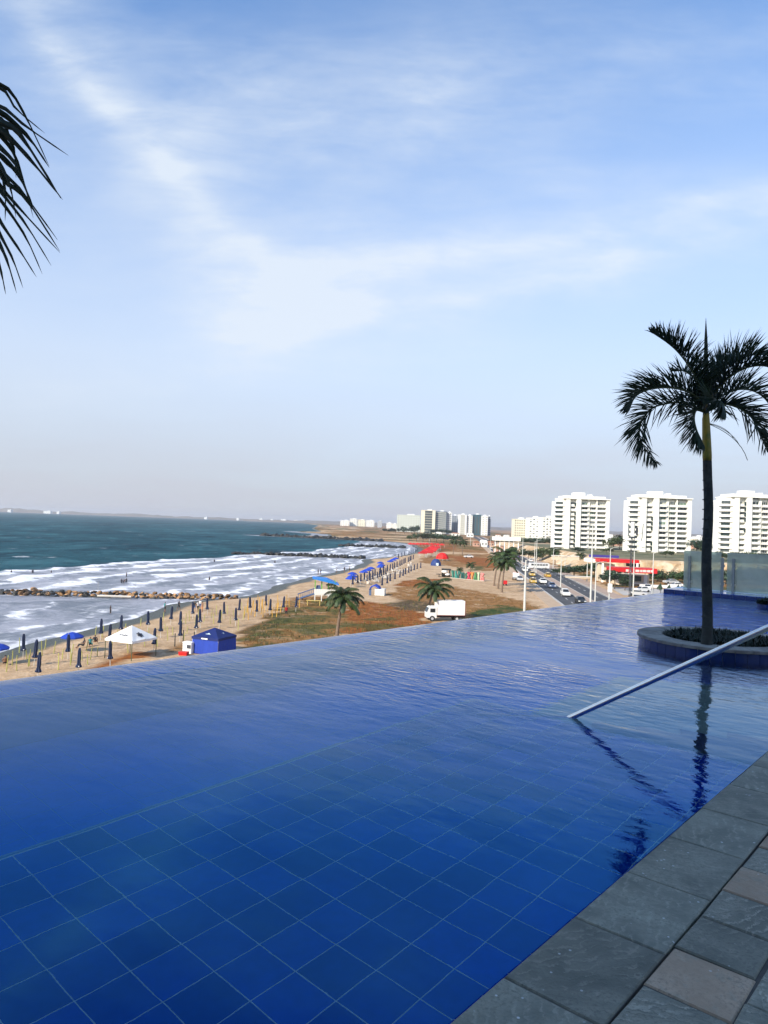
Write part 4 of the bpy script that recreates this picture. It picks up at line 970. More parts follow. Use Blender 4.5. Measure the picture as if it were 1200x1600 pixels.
# ================================================================== BUILDINGS
WHITE = mat('white render', (.82, .80, .73), .85, .05, .25, second=(.76, .73, .65), sscale=.05)
WHITE2 = mat('cool white render', (.76, .76, .73), .85, .06, .25)
GLS = [mat('dark green window glass', (.022, .04, .038), .12, .2, 1.), mat('greenish blind behind glass', (.17, .24, .19), .3, .15, 1.), mat('grey window glass', (.07, .085, .085), .15, .2, 1.), mat('pale blind', (.42, .42, .36), .5, .1, 1.)]
def tower(x0, x1, ytop, depth, label, zb, seed, holes):
    rg_ = random.Random(seed); a, b = at(x0, ytop, depth), at(x1, ytop, depth); Wd = b.x-a.x; H = a.z-zb-2.2; nf = 10; fh = H/(nf+1.05)
    o = thing('apartment_tower', label, 'building', ((a.x+b.x)/2, depth, zb), R(3), group='white apartment towers on the bank')
    X = lambda f: (f-.5)*Wd
    def pb(nm, xa, xb, ya, yb, za, zb_, mt, par=o):
        m_ = MB(); m_.box(((X(xa)+X(xb))/2, (ya+yb)/2, (za+zb_)/2), (X(xb)-X(xa), yb-ya, zb_-za)); return m_.build(nm, mt, par)
    pb('wall', .10, .985, 0, 15, 0, H, WHITE)
    pb('wing', .0, .10, 3.5, 12, 0, H-fh*.6, WHITE2)
    for xa, xb, pr in ((.135, .215, 2.2), (.335, .425, 2.4), (.575, .615, .8), (.732, .752, 1.7), (.925, .99, 1.9)): pb('pier', xa, xb, -pr, .02, 0, H-.2, WHITE)
    pb('cornice', .09, 1.0, -2.6, 15.4, H-.25, H+.35, WHITE)
    pb('penthouse', .14, .93, .5, 13, H+.35, H+1.6, WHITE); pb('lift_housing', .36, .56, 3, 9, H+1.6, H+3.6, WHITE); pb('water_tank', .64, .70, 3, 7, H+1.6, H+2.7, WHITE2)
    for f in range(nf+1):
        z0 = .9+fh*f
        top_ = f == nf
        for k, (xa, xb) in enumerate(((.425, .575), (.615, .732), (.752, .925))):
            if top_ and k == 1: xa += .05
            gm = GLS[rg_.choice((0, 1, 1, 2, 2, 3, 3))]
            wn = pb('window', xa+.004, xb-.004, -.08, .03, z0+fh*.36, z0+fh*.88, gm)
            for j in range(1, 3): pb('mullion', xa+(xb-xa)*j/3-.0015, xa+(xb-xa)*j/3+.0015, -.13, -.07, z0+fh*.36, z0+fh*.88, WHITE2, wn)
            if not top_ and (f, k) not in holes:
                pb('balcony_parapet', xa+.0015, xb-.0015, -1.75, -1.6, z0-.06*fh, z0+fh*.38, WHITE)
                pb('balcony_slab', xa+.0015, xb-.0015, -1.6, 0.0, z0-.10*fh, z0-.03*fh, WHITE2)
        if not top_:
            pb('window', .225, .33, -.08, .03, z0+fh*.38, z0+fh*.86, GLS[3 if rg_.random() < .6 else 2])
            pb('balcony_parapet', .2165, .3335, -1.3, -1.15, z0-.06*fh, z0+fh*.46, WHITE)
            if rg_.random() < .5: pb('shutter', .30, .33, -1.9, -1.8, z0+fh*.1, z0+fh*.8, GLS[0])
        # the rounded balconies at the seaward corner
        m_ = MB(); m_.lathe([(4.0, z0-.08*fh), (4.0, z0+.34*fh), (3.85, z0+.34*fh), (3.85, z0), (.1, z0)], (X(.10), 3.4, 0), 20); 
        if f < nf: m_.build('round_balcony', WHITE, o)
        if f < nf:
            m_ = MB(); m_.lathe([(3.1, z0+.30*fh), (3.1, z0+.92*fh)], (X(.10), 3.4, 0), 14); m_.build('curved_window', GLS[rg_.choice((0, 2, 2))], o)
    return o
tower(872, 953, 772, 392, 'leftmost of the three near white apartment towers, nearest the road', ZT, 1, {(6, 1), (5, 1)})
tower(988, 1081, 770, 380, 'middle of the three near white apartment towers, behind the antenna mast', ZT, 2, {(6, 0), (5, 0)})
tower(1132, 1226, 769, 372, 'rightmost of the three near white apartment towers, behind the planter palm', ZT, 3, set())

def block(name, x0, x1, ytop, depth, zb, label, matr, dep=18, windows=None, glass=0, grp='far town buildings', rz=0.):
    a, b = at(x0, ytop, depth), at(x1, ytop, depth); Wd = b.x-a.x; H = a.z-zb
    o = thing(name, label, 'building', ((a.x+b.x)/2, depth, zb), rz, group=grp)
    m_ = MB(); m_.box((0, dep/2, H/2), (Wd, dep, H)); m_.build('wall', matr, o)
    if windows:
        kind_, nx_, nz_ = windows
        for i in range(nx_):
            for j in range(nz_):
                if kind_ == 'band':
                    w_, h_ = Wd*.9, H/nz_*.5; xx = 0
                else:
                    w_, h_ = Wd/nx_*.55, H/nz_*.5; xx = Wd*((i+.5)/nx_-.5)
                if kind_ == 'strip': h_ = H/nz_*.86
                m_ = MB(); m_.box((xx, -.02, H*(j+.5)/nz_), (w_, .3, h_)); m_.build('window', GLS[glass if isinstance(glass, int) else glass[(i+j) % len(glass)]], o)
    m_ = MB(); m_.box((0, dep/2, H+.35), (Wd+.5, dep+.5, .7)); m_.build('parapet', matr, o)
    m_ = MB(); m_.box((Wd*.1, dep/2, H+1.7), (Wd*.3, dep*.4, 2)); m_.build('roof_housing', WHITE2, o)
    return o
SALM_ = mat('dusty salmon render', (.52, .38, .30), .85, .08, .1); GREENW = mat('pale green glass front', (.52, .57, .52), .6, .08, .05); CREAM = mat('cream tower render', (.74, .68, .52), .85, .05, .05)
BLUEG = mat('dark blue glass front', (.05, .085, .13), .3, .15, .05); GREYB = mat('grey blue tower render', (.34, .37, .42), .8, .08, .05); TEAL = mat('teal glass front', (.03, .085, .11), .3, .15, .05)
ZF = -12.5
block('office_block', 621, 657, 804.5, 1420, ZF, 'wide pale green block, leftmost of the far group behind the beach', GREENW, 40, ('grid', 9, 9), 3)
block('apartment_block', 659.5, 680.5, 797.5, 1250, ZF, 'tall cream slab with one column of dark slits', CREAM, 25, ('strip', 1, 9), 2)
block('glass_tower', 680.8, 698.5, 799.5, 1256, ZF, 'dark blue glass tower with white bands beside the cream slab', BLUEG, 22, ('band', 1, 11), 3)
block('white_tower', 699, 706, 801.5, 1262, ZF, 'thin white tower edge right of the dark glass tower', WHITE2, 18, ('grid', 2, 10), 2)
block('grey_tower', 706.5, 716, 806, 1300, ZF, 'grey blue tower between two white far towers', GREYB, 18, ('grid', 3, 9), 0)
block('white_tower', 717, 729.5, 804.5, 1270, ZF, 'broad white tower right of the grey blue tower', WHITE2, 20, ('strip', 1, 10), 3)
block('white_tower', 730, 738.5, 806, 1274, ZF, 'white tower directly left of the teal glass tower', WHITE2, 20, ('grid', 2, 10), 3)
block('teal_tower', 739, 752.5, 804.5, 1278, ZF, 'dark teal glass tower in the far group', TEAL, 20, ('strip', 3, 1), 2)
block('white_tower', 753, 762.5, 806.5, 1270, ZF, 'white tower directly right of the teal glass tower', WHITE2, 20, ('grid', 2, 9), 3)
block('narrow_tower', 763, 767, 807, 1282, ZF, 'narrow grey tower at the right end of the far group', GREYB, 18, ('grid', 1, 9), 0)
block('apartment_block', 804, 825, 811.5, 920, ZF+1, 'cream block with brown window grid left of the near towers', CREAM, 20, ('grid', 6, 8), (2, 0))
block('apartment_block', 827, 847.5, 809.5, 900, ZF+1, 'white block between the cream block and the near towers', WHITE2, 20, ('grid', 4, 9), (3, 2))
block('apartment_block', 848, 868, 809, 880, ZF+1, 'white block half hidden behind the leftmost near tower', WHITE, 20, ('grid', 4, 9), (3, 2))
rg = random.Random(12)
for i, (x0, x1, yt, d_, m_, lab) in enumerate(((532, 546, 813, 3000, WHITE2, 'leftmost pale building of the distant white cluster'), (547, 558, 810.5, 3050, WHITE, 'second pale building of the distant white cluster'), (559, 571, 812, 2950, CREAM, 'third pale building of the distant white cluster'),
        (572, 585, 813, 2900, WHITE2, 'fourth pale building of the distant white cluster'), (590, 597, 814.5, 2700, GREYB, 'grey building just right of the distant white cluster'), (604, 612, 817, 2400, WHITE2, 'low white building left of the wide green block'), (612.5, 620, 818.5, 2100, WHITE, 'low white house touching the wide green block'))):
    block('distant_building', x0, x1, yt, d_, ZF, lab, m_, 40, ('grid', 4, 5), 3, grp='distant white cluster')
for i, (x, w_, h_) in enumerate(((16, 6, 3), (75, 12, 3.5), (92, 5, 3), (322, 5, 2.5), (372, 4, 2.5), (408, 6, 4), (425, 4, 3), (443, 9, 4), (462, 6, 3), (478, 10, 3.5), (500, 7, 3))):
    b_ = at(x, 797+.036*x+1, 6300); o = thing('distant_building', 'tiny white building on the far shore, %s from the left edge' % ORD[i], 'building', (b_.x, 6300, ZS), group='far shore buildings')
    m_ = MB(); m_.box((0, 0, 8+h_*1.0), (w_*5, 40, h_*2.0+16)); m_.build('wall', WHITE2, o); m_ = MB(); m_.box((w_*1.0, 0, 17+h_*2.0), (w_*1.8, 30, 4)); m_.build('upper_storey', WHITE2, o)
for i, (x0, x1, yt, lab) in enumerate(((955, 962, 838, 'hazy low block left in the gap between left and middle towers'), (963, 971, 841, 'hazy low block right in the gap between left and middle towers'), (1083, 1091, 842, 'hazy low block left in the gap between middle and right towers'), (1093, 1101, 839, 'hazy pale block in the middle of the gap between middle and right towers'), (1103, 1112, 843, 'hazy low block right in the gap between middle and right towers'), (846, 858, 834, 'hazy low block just left of the leftmost near tower'))):
    block('distant_block', x0, x1, yt, 1150+40*i, ZF, lab, (WHITE2, SALM_, CREAM)[i % 3], 30, ('grid', 3, 4), 2, grp='hazy blocks between the towers')
# low houses and walls between the road and the far towers
TERRA = mat('terracotta roof', (.30, .13, .07), .85, .15, .2); SALM = mat('salmon wall', (.50, .30, .22), .85, .08, .2)
rg = random.Random(17)
for i, (x, y, w_, h_, mm, lab) in enumerate(((745, 846, 9, 6, SALM, 'salmon house left of the white roof on columns'), (757, 845, 10, 8, WHITE2, 'small white house behind the inland kerb traffic'), (768, 847, 8, 7, SALM, 'low salmon house under the white roof edge'), (686, 833, 9, 5, WHITE2, 'low white house at the foot of the dark glass tower'),
        (712, 832, 12, 5, WHITE, 'low white hall below the grey blue tower'), (735, 833, 10, 5, WHITE2, 'low white house below the teal tower'), (779, 832, 7, 5, WHITE2, 'low white house among dark trees in the far centre right'), (792, 834, 8, 4, WHITE, 'white shed among dark trees near the cream block'), (965, 846, 7, 9, SALM, 'pinkish house seen between the left and middle towers'), (1092, 850, 14, 10, SALM, 'tan house seen between the middle and right towers'))):
    d_ = 560 if i < 3 else 1000 if i < 8 else 520
    zb = ZG if i < 3 else ZF if i < 8 else ZT
    b_ = at(x, y, d_); k = d_/FPX
    o = thing('low_house', lab, 'house', (b_.x, d_, zb), group='low houses inland')
    H = h_*k; m_ = MB(); m_.box((0, 4, H/2), (w_*k, 8, H)); m_.build('wall', mm, o)
    r_ = MB(); r_.prism([(-w_*k*.55, H), (w_*k*.55, H), (w_*k*.3, H+1.2), (-w_*k*.3, H+1.2)], 'y', -.4, 8.4); r_.build('roof', TERRA if i % 2 == 0 else WHITE2, o)
    for s_ in (-.25, .25): wn = MB(); wn.box((w_*k*s_, -.02, H*.55), (w_*k*.18, .15, H*.35)); wn.build('window', GLS[0], o)
# white flat roof on tall columns beside the road
b_ = at(792, 850, 430); o = thing('roadside_shelter', 'long flat white roof on tall thin columns beside the inland carriageway', 'shelter', (b_.x, 430, ZG)); k = 430/FPX
zr = at(792, 842, 430).z-ZG
m_ = MB(); m_.box((0, 3, zr), (42*k, 8, 2.3)); m_.build('roof', WHITE, o)
for i in range(6): m_ = MB(); m_.box(((-18+7.2*i)*k, .4, zr/2-.6), (.5, .5, zr-1.1)); m_.build('column', WHITE2, o)
m_ = MB(); m_.box((-10*k, 5, 2.2), (16*k, 3, 4.4)); m_.build('back_wall', SALM, o)

# ---- filling station with red canopies
RED = mat('red sheet canopy', (.52, .012, .012), .5, .1, .5); BLUEB = mat('violet blue fascia', (.05, .045, .25), .5, .1, .5); CREAMW = mat('cream station wall', (.62, .52, .38), .85, .08, .3)
def pbox(nm, par, base_, x0, y0, x1, y1, depth, dep, mt):
    """box whose front face spans two photograph points at a depth, dep metres deep, local to its thing"""
    a, b = at(x0, y0, depth), at(x1, y1, depth); za, zb = min(a.z, b.z), max(a.z, b.z)
    m_ = MB(); m_.box(((a.x+b.x)/2-base_.x, depth+dep/2-base_.y, (za+zb)/2-base_.z), (abs(b.x-a.x), dep, zb-za)); return m_.build(nm, mt, par)
fb = P(985, 917, ZG); fb = Vector((fb.x, 203, ZG))
o = thing('filling_station', 'cream shop with two red canopies and a violet fascia below the towers', 'building', fb)
c1_ = pbox('upper_canopy', o, fb, 938, 873, 999, 880.5, 214, 7, RED); c2_ = pbox('lower_canopy', o, fb, 958, 886.5, 1027, 896.5, 198, 6, RED)
pbox('violet_fascia', o, fb, 921, 866.5, 967, 872, 219, .6, BLUEB); pbox('pale_fascia', o, fb, 921, 873, 938, 879, 219, 6, WHITE)
pbox('wall', o, fb, 940, 881, 960, 913, 216, 5, CREAMW); pbox('wall', o, fb, 968, 897, 1014, 919, 205.5, 9, CREAMW); pbox('wall', o, fb, 985, 880.5, 1000, 886, 217, 4, GLS[0])
for x0, x1 in ((971, 978), (981, 991), (991.8, 1002)): pbox('window', o, fb, x0, 900, x1, 908.5, 205.3, .15, GLS[0])
pbox('door', o, fb, 1006, 899, 1011, 917, 205.3, .15, WHITE2)
pbox('low_wall', o, fb, 978, 910, 1006, 913, 204.6, .5, WHITE)
for i, (x0, x1) in enumerate(((978, 982), (983.5, 986), (993, 999), (1000.5, 1003), (1004, 1010), (1011, 1016), (1017, 1019.5))): pbox('letter_mark', c2_, fb, x0, 889.6+.03*(x0-978), x1, 893.4+.03*(x0-978), 197.93, .05, mat('faded pink white lettering', (.75, .55, .50), .6))
for x in (941, 995): pbox('column', o, fb, x, 880, x+1.6, 915, 213.5, .4, WHITE2)
pbox('yard_wall', o, fb, 1000, 913, 1064, 921, 200, .4, WHITE2)
# beige walls along the foot of the bank left of the station
for x0, y0, x1, y1, d_, lab in ((862, 869, 905, 876, 268, 'long beige garden wall below the leftmost near tower'), (884, 901, 922, 904, 212, 'low white kerb wall of the planted bed by the pavement')):
    a = at(x0, y1, d_); o = thing('garden_wall', lab, 'wall', (a.x, d_, ZG)); q_ = Vector((a.x, d_, ZG)); pbox('wall', o, q_, x0, y0, x1, y1, d_, .5, CREAMW); pbox('cap', o, q_, x0-.3, y0-.8, x1+.3, y0-.05, d_-.1, .7, WHITE)

# ---- antenna mast
b_ = P(985.5, 938, ZG); D_ = b_.y; k = D_/FPX
DARK = mat('dark mast steel', (.06, .065, .075), .5, .2, 2., metal=.3); PALE = mat('pale antenna panel', (.70, .70, .66), .6, .05, 1.)
o = thing('antenna_mast', 'tall lattice antenna mast with white panels before the middle tower', 'mast', b_)
H = 98*k
for i in range(3):
    an = i*2.094; m_ = MB(); m_.tube([(.55*math.cos(an), .55*math.sin(an), -.3), (.42*math.cos(an), .42*math.sin(an), H)], [.10, .07], 6); m_.build('leg', DARK, o)
for j in range(16):
    z0, z1 = H*j/16, H*(j+1)/16; m_ = MB()
    for i in range(3):
        a0, a1 = i*2.094, (i+1)*2.094; m_.tube([(.53*math.cos(a0), .53*math.sin(a0), z0), (.5*math.cos(a1), .5*math.sin(a1), z1)], .04, 4)
    m_.build('brace', DARK, o)
m_ = MB(); m_.lathe([(.9, H-.1), (.95, H), (.3, H+.1), (.3, H-.1)], n=12); m_.build('platform', DARK, o)
m_ = MB(); m_.tube([(0, 0, H), (0, 0, H+25*k)], .09, 6); m_.build('spike', DARK, o)
for dx, dy, zc, w_, h_, m_ in ((-.35, -.8, 13, 5.2, 23, PALE), (.75, -.5, 10, 3, 12, DARK), (-.95, -.1, 12, 1.5, 19, POSTM), (.5, .7, 14, 3, 16, DARK)):
    q_ = MB(); q_.box((dx, dy, H+zc*k), (w_*k, .25, h_*k)); q_.build('antenna_panel', m_, o)
q_ = MB(); q_.tube([(1.9, 0, H-5*k), (2.1, 0, H), (2.3, 0, H+22*k)], .09, 5); q_.tube([(0, 0, H-.2), (2.15, 0, H+1.2)], .05, 4); q_.build('whip_antenna', POSTM, o)

# ---- lamp posts
LAMPM = mat('galvanised lamp post', (.52, .52, .48), .55, .12, 1.)
def lamp(x, y, xt, yt, label, arms=1, r=.13):
    b_ = P(x, y, ZG); D_ = b_.y; H = at(xt, yt, D_).z-ZG
    o = thing('street_lamp', label, 'street lamp', b_, group='lamp posts along the road')
    m_ = MB(); m_.lathe([(r*1.8, -.3), (r*1.8, .35), (r*1.1, .45), (r*1.05, H*.5), (r*.55, H)], n=10); m_.build('post', LAMPM, o)
    for s_ in ((-1, 1) if arms == 2 else (1,)):
        q_ = MB(); q_.tube([(0, 0, H-.15), (s_*.7, 0, H+.25), (s_*1.7, 0, H+.35)], .05, 6); a_ = q_.build('arm', LAMPM, o)
        q_ = MB(); q_.prism([(s_*1.5, H+.30), (s_*1.55, H+.44), (s_*2.1, H+.42), (s_*2.2, H+.32)], 'y', -.12, .12); q_.build('lamp_head', POSTM, o)
for a in ((819, 964, 823.2, 875, 'thick pale pole rising from the sand, left of the carriageway', 1, .19), (834.5, 897, 834.9, 846, 'post with a ball of light head beside the white bus, left of its pair'), (837.5, 895, 838.8, 836, 'tall post beside the white bus, right of its pair', 2), (815.8, 886, 816.8, 836, 'tall post behind the roadside palm clump', 2),
          (864, 892, 865.2, 858, 'post on the inland pavement by the small kerb palm'), (875.8, 918, 877.5, 870, 'median post beside the white car'), (882.5, 894, 883.5, 871, 'short post at the garden wall end'), (922.5, 946, 927, 820, 'tallest post, in front of the leftmost near tower', 2, .17), (929.5, 946, 932, 880, 'post just right of the tallest post'),
          (917, 909, 918.5, 873, 'post among shrubs left of the red station'), (951.5, 944, 955.2, 857, 'post carrying a white meter box'), (988.8, 944, 991.4, 858, 'pale post just right of the antenna mast'), (1019, 940, 1021, 864, 'post before the right end of the lower red canopy'),
          (795, 870, 795.5, 836, 'far post left of the roadside palm clump crown', 2), (766, 862, 766.5, 838, 'far post near the end of the traffic'), (735, 852, 735.3, 832, 'far post at the bend of the road'), (671, 846, 671.2, 828, 'far post before the cream slab, left'), (692, 848, 692.2, 830, 'far post before the dark glass tower'), (653, 844, 653.2, 830, 'far post behind the red tents'), (784, 838, 784.2, 822, 'thin far post above the white roof')):
    lamp(*a)
p_ = P(951.5, 944, ZG); q_ = thing('meter_box', 'white meter box strapped to a post by the pavement', 'box', (p_.x, p_.y-.35, ZG+2.5)); m_ = MB(); m_.box((0, 0, .9), (.8, .5, 1.8)); m_.build('case', WHITE, q_); m_ = MB(); m_.box((0, -.27, .9), (.6, .04, 1.4)); m_.build('door', WHITE2, q_)
a_, b_ = at(762, 863, 300), at(872, 884, 220)
m_ = MB(); m_.tube([a_.lerp(b_, i/10)-Vector((0, 0, 1.2*math.sin(math.pi*i/10))) for i in range(11)], .045, 4)
o = m_.build('overhead_cable', mat('white cable', (.6, .6, .6), .6)); tag(o, 'pale overhead cable sagging across the carriageway by the palms', 'cable')

# ================================================================== VEHICLES
TYRE = mat('black tyre', (.02, .02, .02), .8); CGL = mat('car window glass', (.02, .025, .03), .08, .1, 1.); LIGHT = mat('headlight lens', (.7, .7, .68), .15); REDL = mat('tail light lens', (.4, .01, .01), .2)
def paint(name, c): return mat('car paint '+name, c, .3, .03, 1., spec=.5)
PAINTS = dict(white=paint('white', (.72, .72, .70)), black=paint('black', (.02, .022, .025)), blue=paint('slate blue', (.07, .10, .18)), yellow=paint('taxi yellow', (.50, .33, .07)), silver=paint('silver', (.42, .43, .44)), red=paint('red', (.40, .03, .02)), grey=paint('grey', (.15, .16, .17)), orange=paint('orange', (.55, .16, .04)))
def car_proto(suv):
    o = thing('parked_car', 'x', 'car'); h = 1.62 if suv else 1.45
    body = [(-2.15, .32), (-2.2, .62), (-2.1, .88), (-1.35, .95), (1.15 if not suv else 2.0, .98), (2.1, .92), (2.18, .6), (2.12, .32)]
    m_ = MB(); m_.prism(body, 'y', -.86, .86); m_.build('body', PAINTS['white'], o)
    top_ = [(-1.15, .93), (-.35, h-.05), (.1, h), (1.05 if not suv else 1.7, h-.04), (1.75 if not suv else 2.05, .95)]
    vs = [(x, -.80 if z < 1 else -.62, z) for x, z in top_]+[(x, .80 if z < 1 else .62, z) for x, z in top_]; n_ = len(top_)
    m_ = MB(); m_.add(vs, [(i, i+1, n_+i+1, n_+i) for i in range(n_-1)]+[tuple(range(n_))[::-1], tuple(range(n_, 2*n_)), (0, n_, 2*n_-1, n_-1)]); m_.build('cabin', PAINTS['white'], o)
    def quad(nm, pts_, mt): q_ = MB(); q_.add(pts_, [(0, 1, 2, 3)]); return q_.build(nm, mt, o)
    quad('windscreen', [(-1.14, -.70, .99), (-1.14, .70, .99), (-.42, .58, h-.09), (-.42, -.58, h-.09)], CGL)
    xr = 1.75 if not suv else 2.05; xt = 1.05 if not suv else 1.7
    quad('rear_window', [(xr-.02, .68, 1.02), (xr-.02, -.68, 1.02), (xt+.08, -.57, h-.09), (xt+.08, .57, h-.09)], CGL)
    for s_ in (-1, 1):
        quad('side_window', [(-.95, s_*.80, 1.02), (xr-.30, s_*.80, 1.02), (xt-.08, s_*.655, h-.12), (-.32, s_*.655, h-.12)], CGL)
        q_ = MB(); q_.box((-2.16, s_*.6, .70), (.10, .42, .16)); q_.build('headlight', LIGHT, o)
        q_ = MB(); q_.box((2.13, s_*.62, .74), (.10, .34, .18)); q_.build('tail_light', REDL, o)
        for x in (-1.35, 1.35):
            q_ = MB(); q_.prism([(x+.32*math.cos(a*.628), .32+.32*math.sin(a*.628)) for a in range(10)], 'y', s_*.78-.1, s_*.78+.12); q_.build('wheel', TYRE, o)
    for v in o.children:
        if v.name.startswith(('windscreen', 'rear_window', 'side_window')): v.location = Vector((-.02 if 'wind' in v.name and 'screen' in v.name else 0.02 if 'rear' in v.name else 0, 0, .015))
    return o
SED, SUVP = car_proto(False), car_proto(True); used = set()
def car(x, y, colr, label, away=False, suv=False, z=ZG+.03, rz=None, grp='cars on the road', taxi=False, name='car'):
    src = SUVP if suv else SED
    if id(src) in used: o = copy_tree(src)
    else: o = src; used.add(id(src))
    b_ = P(x, y, z); o.location = b_; hd = math.atan2(1, .106)
    o.rotation_euler = (0, 0, (hd+math.pi if away else hd) if rz is None else rz)
    o.name = name; o['label'] = label; o['group'] = grp
    for ch in o.children:
        if ch.name.startswith(('body', 'cabin')):
            ch.material_slots[0].link = 'OBJECT'; ch.material_slots[0].material = PAINTS[colr]
    if taxi: q_ = MB(); q_.box((.2, 0, 1.53), (.25, .5, .14)); q_.build('roof_sign', LIGHT, o)
    return o
road_cars = [(883, 931, 'white', 'white car coming closer on the seaward carriageway, nearest white one', False, True), (907, 943, 'black', 'black car at the pool edge on the seaward carriageway', False, False), (862, 918.5, 'blue', 'dark blue car behind the nearest white car', False, False), (848, 911.5, 'white', 'white car right of the near yellow taxi', False, False),
             (832.5, 911, 'yellow', 'yellow taxi nearest the sandy verge, front one of two', False, False), (831, 900, 'yellow', 'yellow taxi just behind the front taxi', False, False), (855.5, 902, 'yellow', 'yellow taxi alone on the inland carriageway', True, False), (829, 885.5, 'black', 'black car before the white bus', False, False),
             (812, 907.5, 'silver', 'silver car beside the orange truck on the verge', False, False), (820, 893, 'white', 'white van-like car behind the orange truck', False, True), (884, 895, 'white', 'white car parked among inland shrubs', True, False)]
for a in road_cars: car(*a[:4], away=a[4], suv=a[5], taxi=a[2] == 'yellow')
rg = random.Random(77)
cl_ = ['white', 'silver', 'grey', 'blue', 'white', 'black', 'red', 'white']
for i in range(14):                                             # the queue up the road, beyond the palms
    Y = 268+26*i; lane = 1.4 if i % 2 else 4.1; X = road_l(Y)+lane
    o = copy_tree(SED); o.location = (X, Y, ZG+.03); o.rotation_euler = (0, 0, math.atan2(1, .106)); o.name = 'car'; o['group'] = 'queue of far cars'
    cc = cl_[i % 8]; o['label'] = '%s car in the far queue on the seaward carriageway, %s from the front' % (cc, ORD[i])
    for ch in o.children:
        if ch.name.startswith(('body', 'cabin')): ch.material_slots[0].link = 'OBJECT'; ch.material_slots[0].material = PAINTS[cc]
for i in range(7):
    Y = 330+45*i; X = road_l(Y)+(9.5 if i % 2 else 12); o = copy_tree(SUVP); o.location = (X, Y, ZG+.03); o.rotation_euler = (0, 0, math.atan2(1, .106)+math.pi); o.name = 'car'; o['group'] = 'far cars on the inland carriageway'
    cc = cl_[(i*3) % 8]; o['label'] = '%s car driving away on the inland carriageway, %s beyond the bus' % (cc, ORD[i])
    for ch in o.children:
        if ch.name.startswith(('body', 'cabin')): ch.material_slots[0].link = 'OBJECT'; ch.material_slots[0].material = PAINTS[cc]
for x, y, cc, lab, rz in ((1003, 925, 'white', 'white car in the station yard, left of the cone shrubs', .4), (996, 931, 'silver', 'silver car nearest the pool edge in the station yard', 2.8), (1012, 921, 'white', 'white car by the cream shop door', 1.2), (1056, 918, 'white', 'white car before the hedge, right of the cone shrubs', .1), (1048, 912, 'silver', 'silver car behind the yard wall under the hedge', .15), (732, 871.5, 'white', 'white car parked on the sand behind the letters', .2)):
    car(x, y, cc, lab, rz=rz, grp='parked cars', z=ZG+.02, name='parked_car')
# bus
b_ = P(842, 889, ZG+.03); o = thing('bus', 'long cream white bus crossing toward the inland carriageway', 'bus', b_, R(10), scale=.75)
m_ = MB(); m_.prism([(-5, .5), (-5.2, 1.2), (-5.0, 2.8), (-4.6, 3.05), (4.8, 3.05), (5.1, 2.6), (5.1, .5)], 'y', -1.2, 1.2); m_.build('body', PAINTS['white'], o)
for i in range(6): q_ = MB(); q_.box((-3.9+1.5*i, -1.205, 2.2), (1.25, .05, .8)); q_.build('window', CGL, o)
for x in (-3.2, 3.2):
    for s_ in (-1, 1): q_ = MB(); q_.prism([(x+.48*math.cos(a*.524), .48+.48*math.sin(a*.524)) for a in range(12)], 'y', s_*1.05-.15, s_*1.05+.18); q_.build('wheel', TYRE, o)
# small orange truck on the verge
b_ = P(806, 906, ZG+.03); o = thing('flatbed_truck', 'orange load on a small dark truck standing on the verge', 'truck', b_, R(80))
m_ = MB(); m_.box((0, 0, .75), (5, 1.9, .35)); m_.build('chassis', PAINTS['grey'], o); m_ = MB(); m_.prism([(-2.5, .9), (-2.5, 1.7), (-2.1, 2.2), (-1.2, 2.2), (-1.2, .9)], 'y', -.9, .9); m_.build('cab', PAINTS['white'], o)
m_ = MB(); m_.box((.8, 0, 1.6), (3.3, 1.8, 1.3), taper=.9); m_.build('load', PAINTS['orange'], o)
for x in (-1.6, 1.5):
    for s_ in (-1, 1): q_ = MB(); q_.prism([(x+.42*math.cos(a*.628), .42+.42*math.sin(a*.628)) for a in range(10)], 'y', s_*.85-.12, s_*.85+.15); q_.build('wheel', TYRE, o)
# white box truck
b_ = P(697, 970, ZG); k = b_.y/FPX
o = thing('box_truck', 'white box truck with maroon rear doors parked on the dry grass', 'truck', b_, R(10)); TRW = mat('white truck box', (.76, .74, .70), .6, .04, .6); MAR = mat('maroon truck door', (.14, .018, .02), .5)
m_ = MB(); m_.box((.55, 0, 2.12), (4.5, 2.1, 2.25)); bx_ = m_.build('cargo_box', TRW, o)
for s_ in (-1, 1): q_ = MB(); q_.box((2.82, s_*.52, 2.12), (.05, 1.0, 2.18)); d_ = q_.build('rear_door', MAR, o); q_ = MB(); q_.box((2.87, s_*.1, 1.9), (.04, .04, 1.5)); q_.build('lock_bar', STEEL, d_)
q_ = MB(); q_.box((.55, -1.06, .98), (4.5, .04, .10)); q_.build('red_trim', MAR, bx_); q_ = MB(); q_.box((2.78, -1.065, 2.12), (.08, .04, 2.25)); q_.build('corner_trim', MAR, bx_)
m_ = MB(); m_.prism([(-3.3, .55), (-3.35, 1.35), (-3.0, 2.15), (-2.75, 2.3), (-1.8, 2.3), (-1.8, .55)], 'y', -.92, .92); cb = m_.build('cab', PAINTS['white'], o)
q_ = MB(); q_.box((-2.45, -.93, 1.72), (.8, .04, .6)); q_.build('side_window', CGL, cb); q_ = MB(); q_.add([(-3.36, -.8, 1.42), (-3.36, .8, 1.42), (-3.05, .8, 2.12), (-3.05, -.8, 2.12)], [(3, 2, 1, 0)]); q_.build('windscreen', CGL, cb)
m_ = MB(); m_.box((.3, 0, .72), (5.2, .9, .25)); m_.build('chassis', TYRE, o)
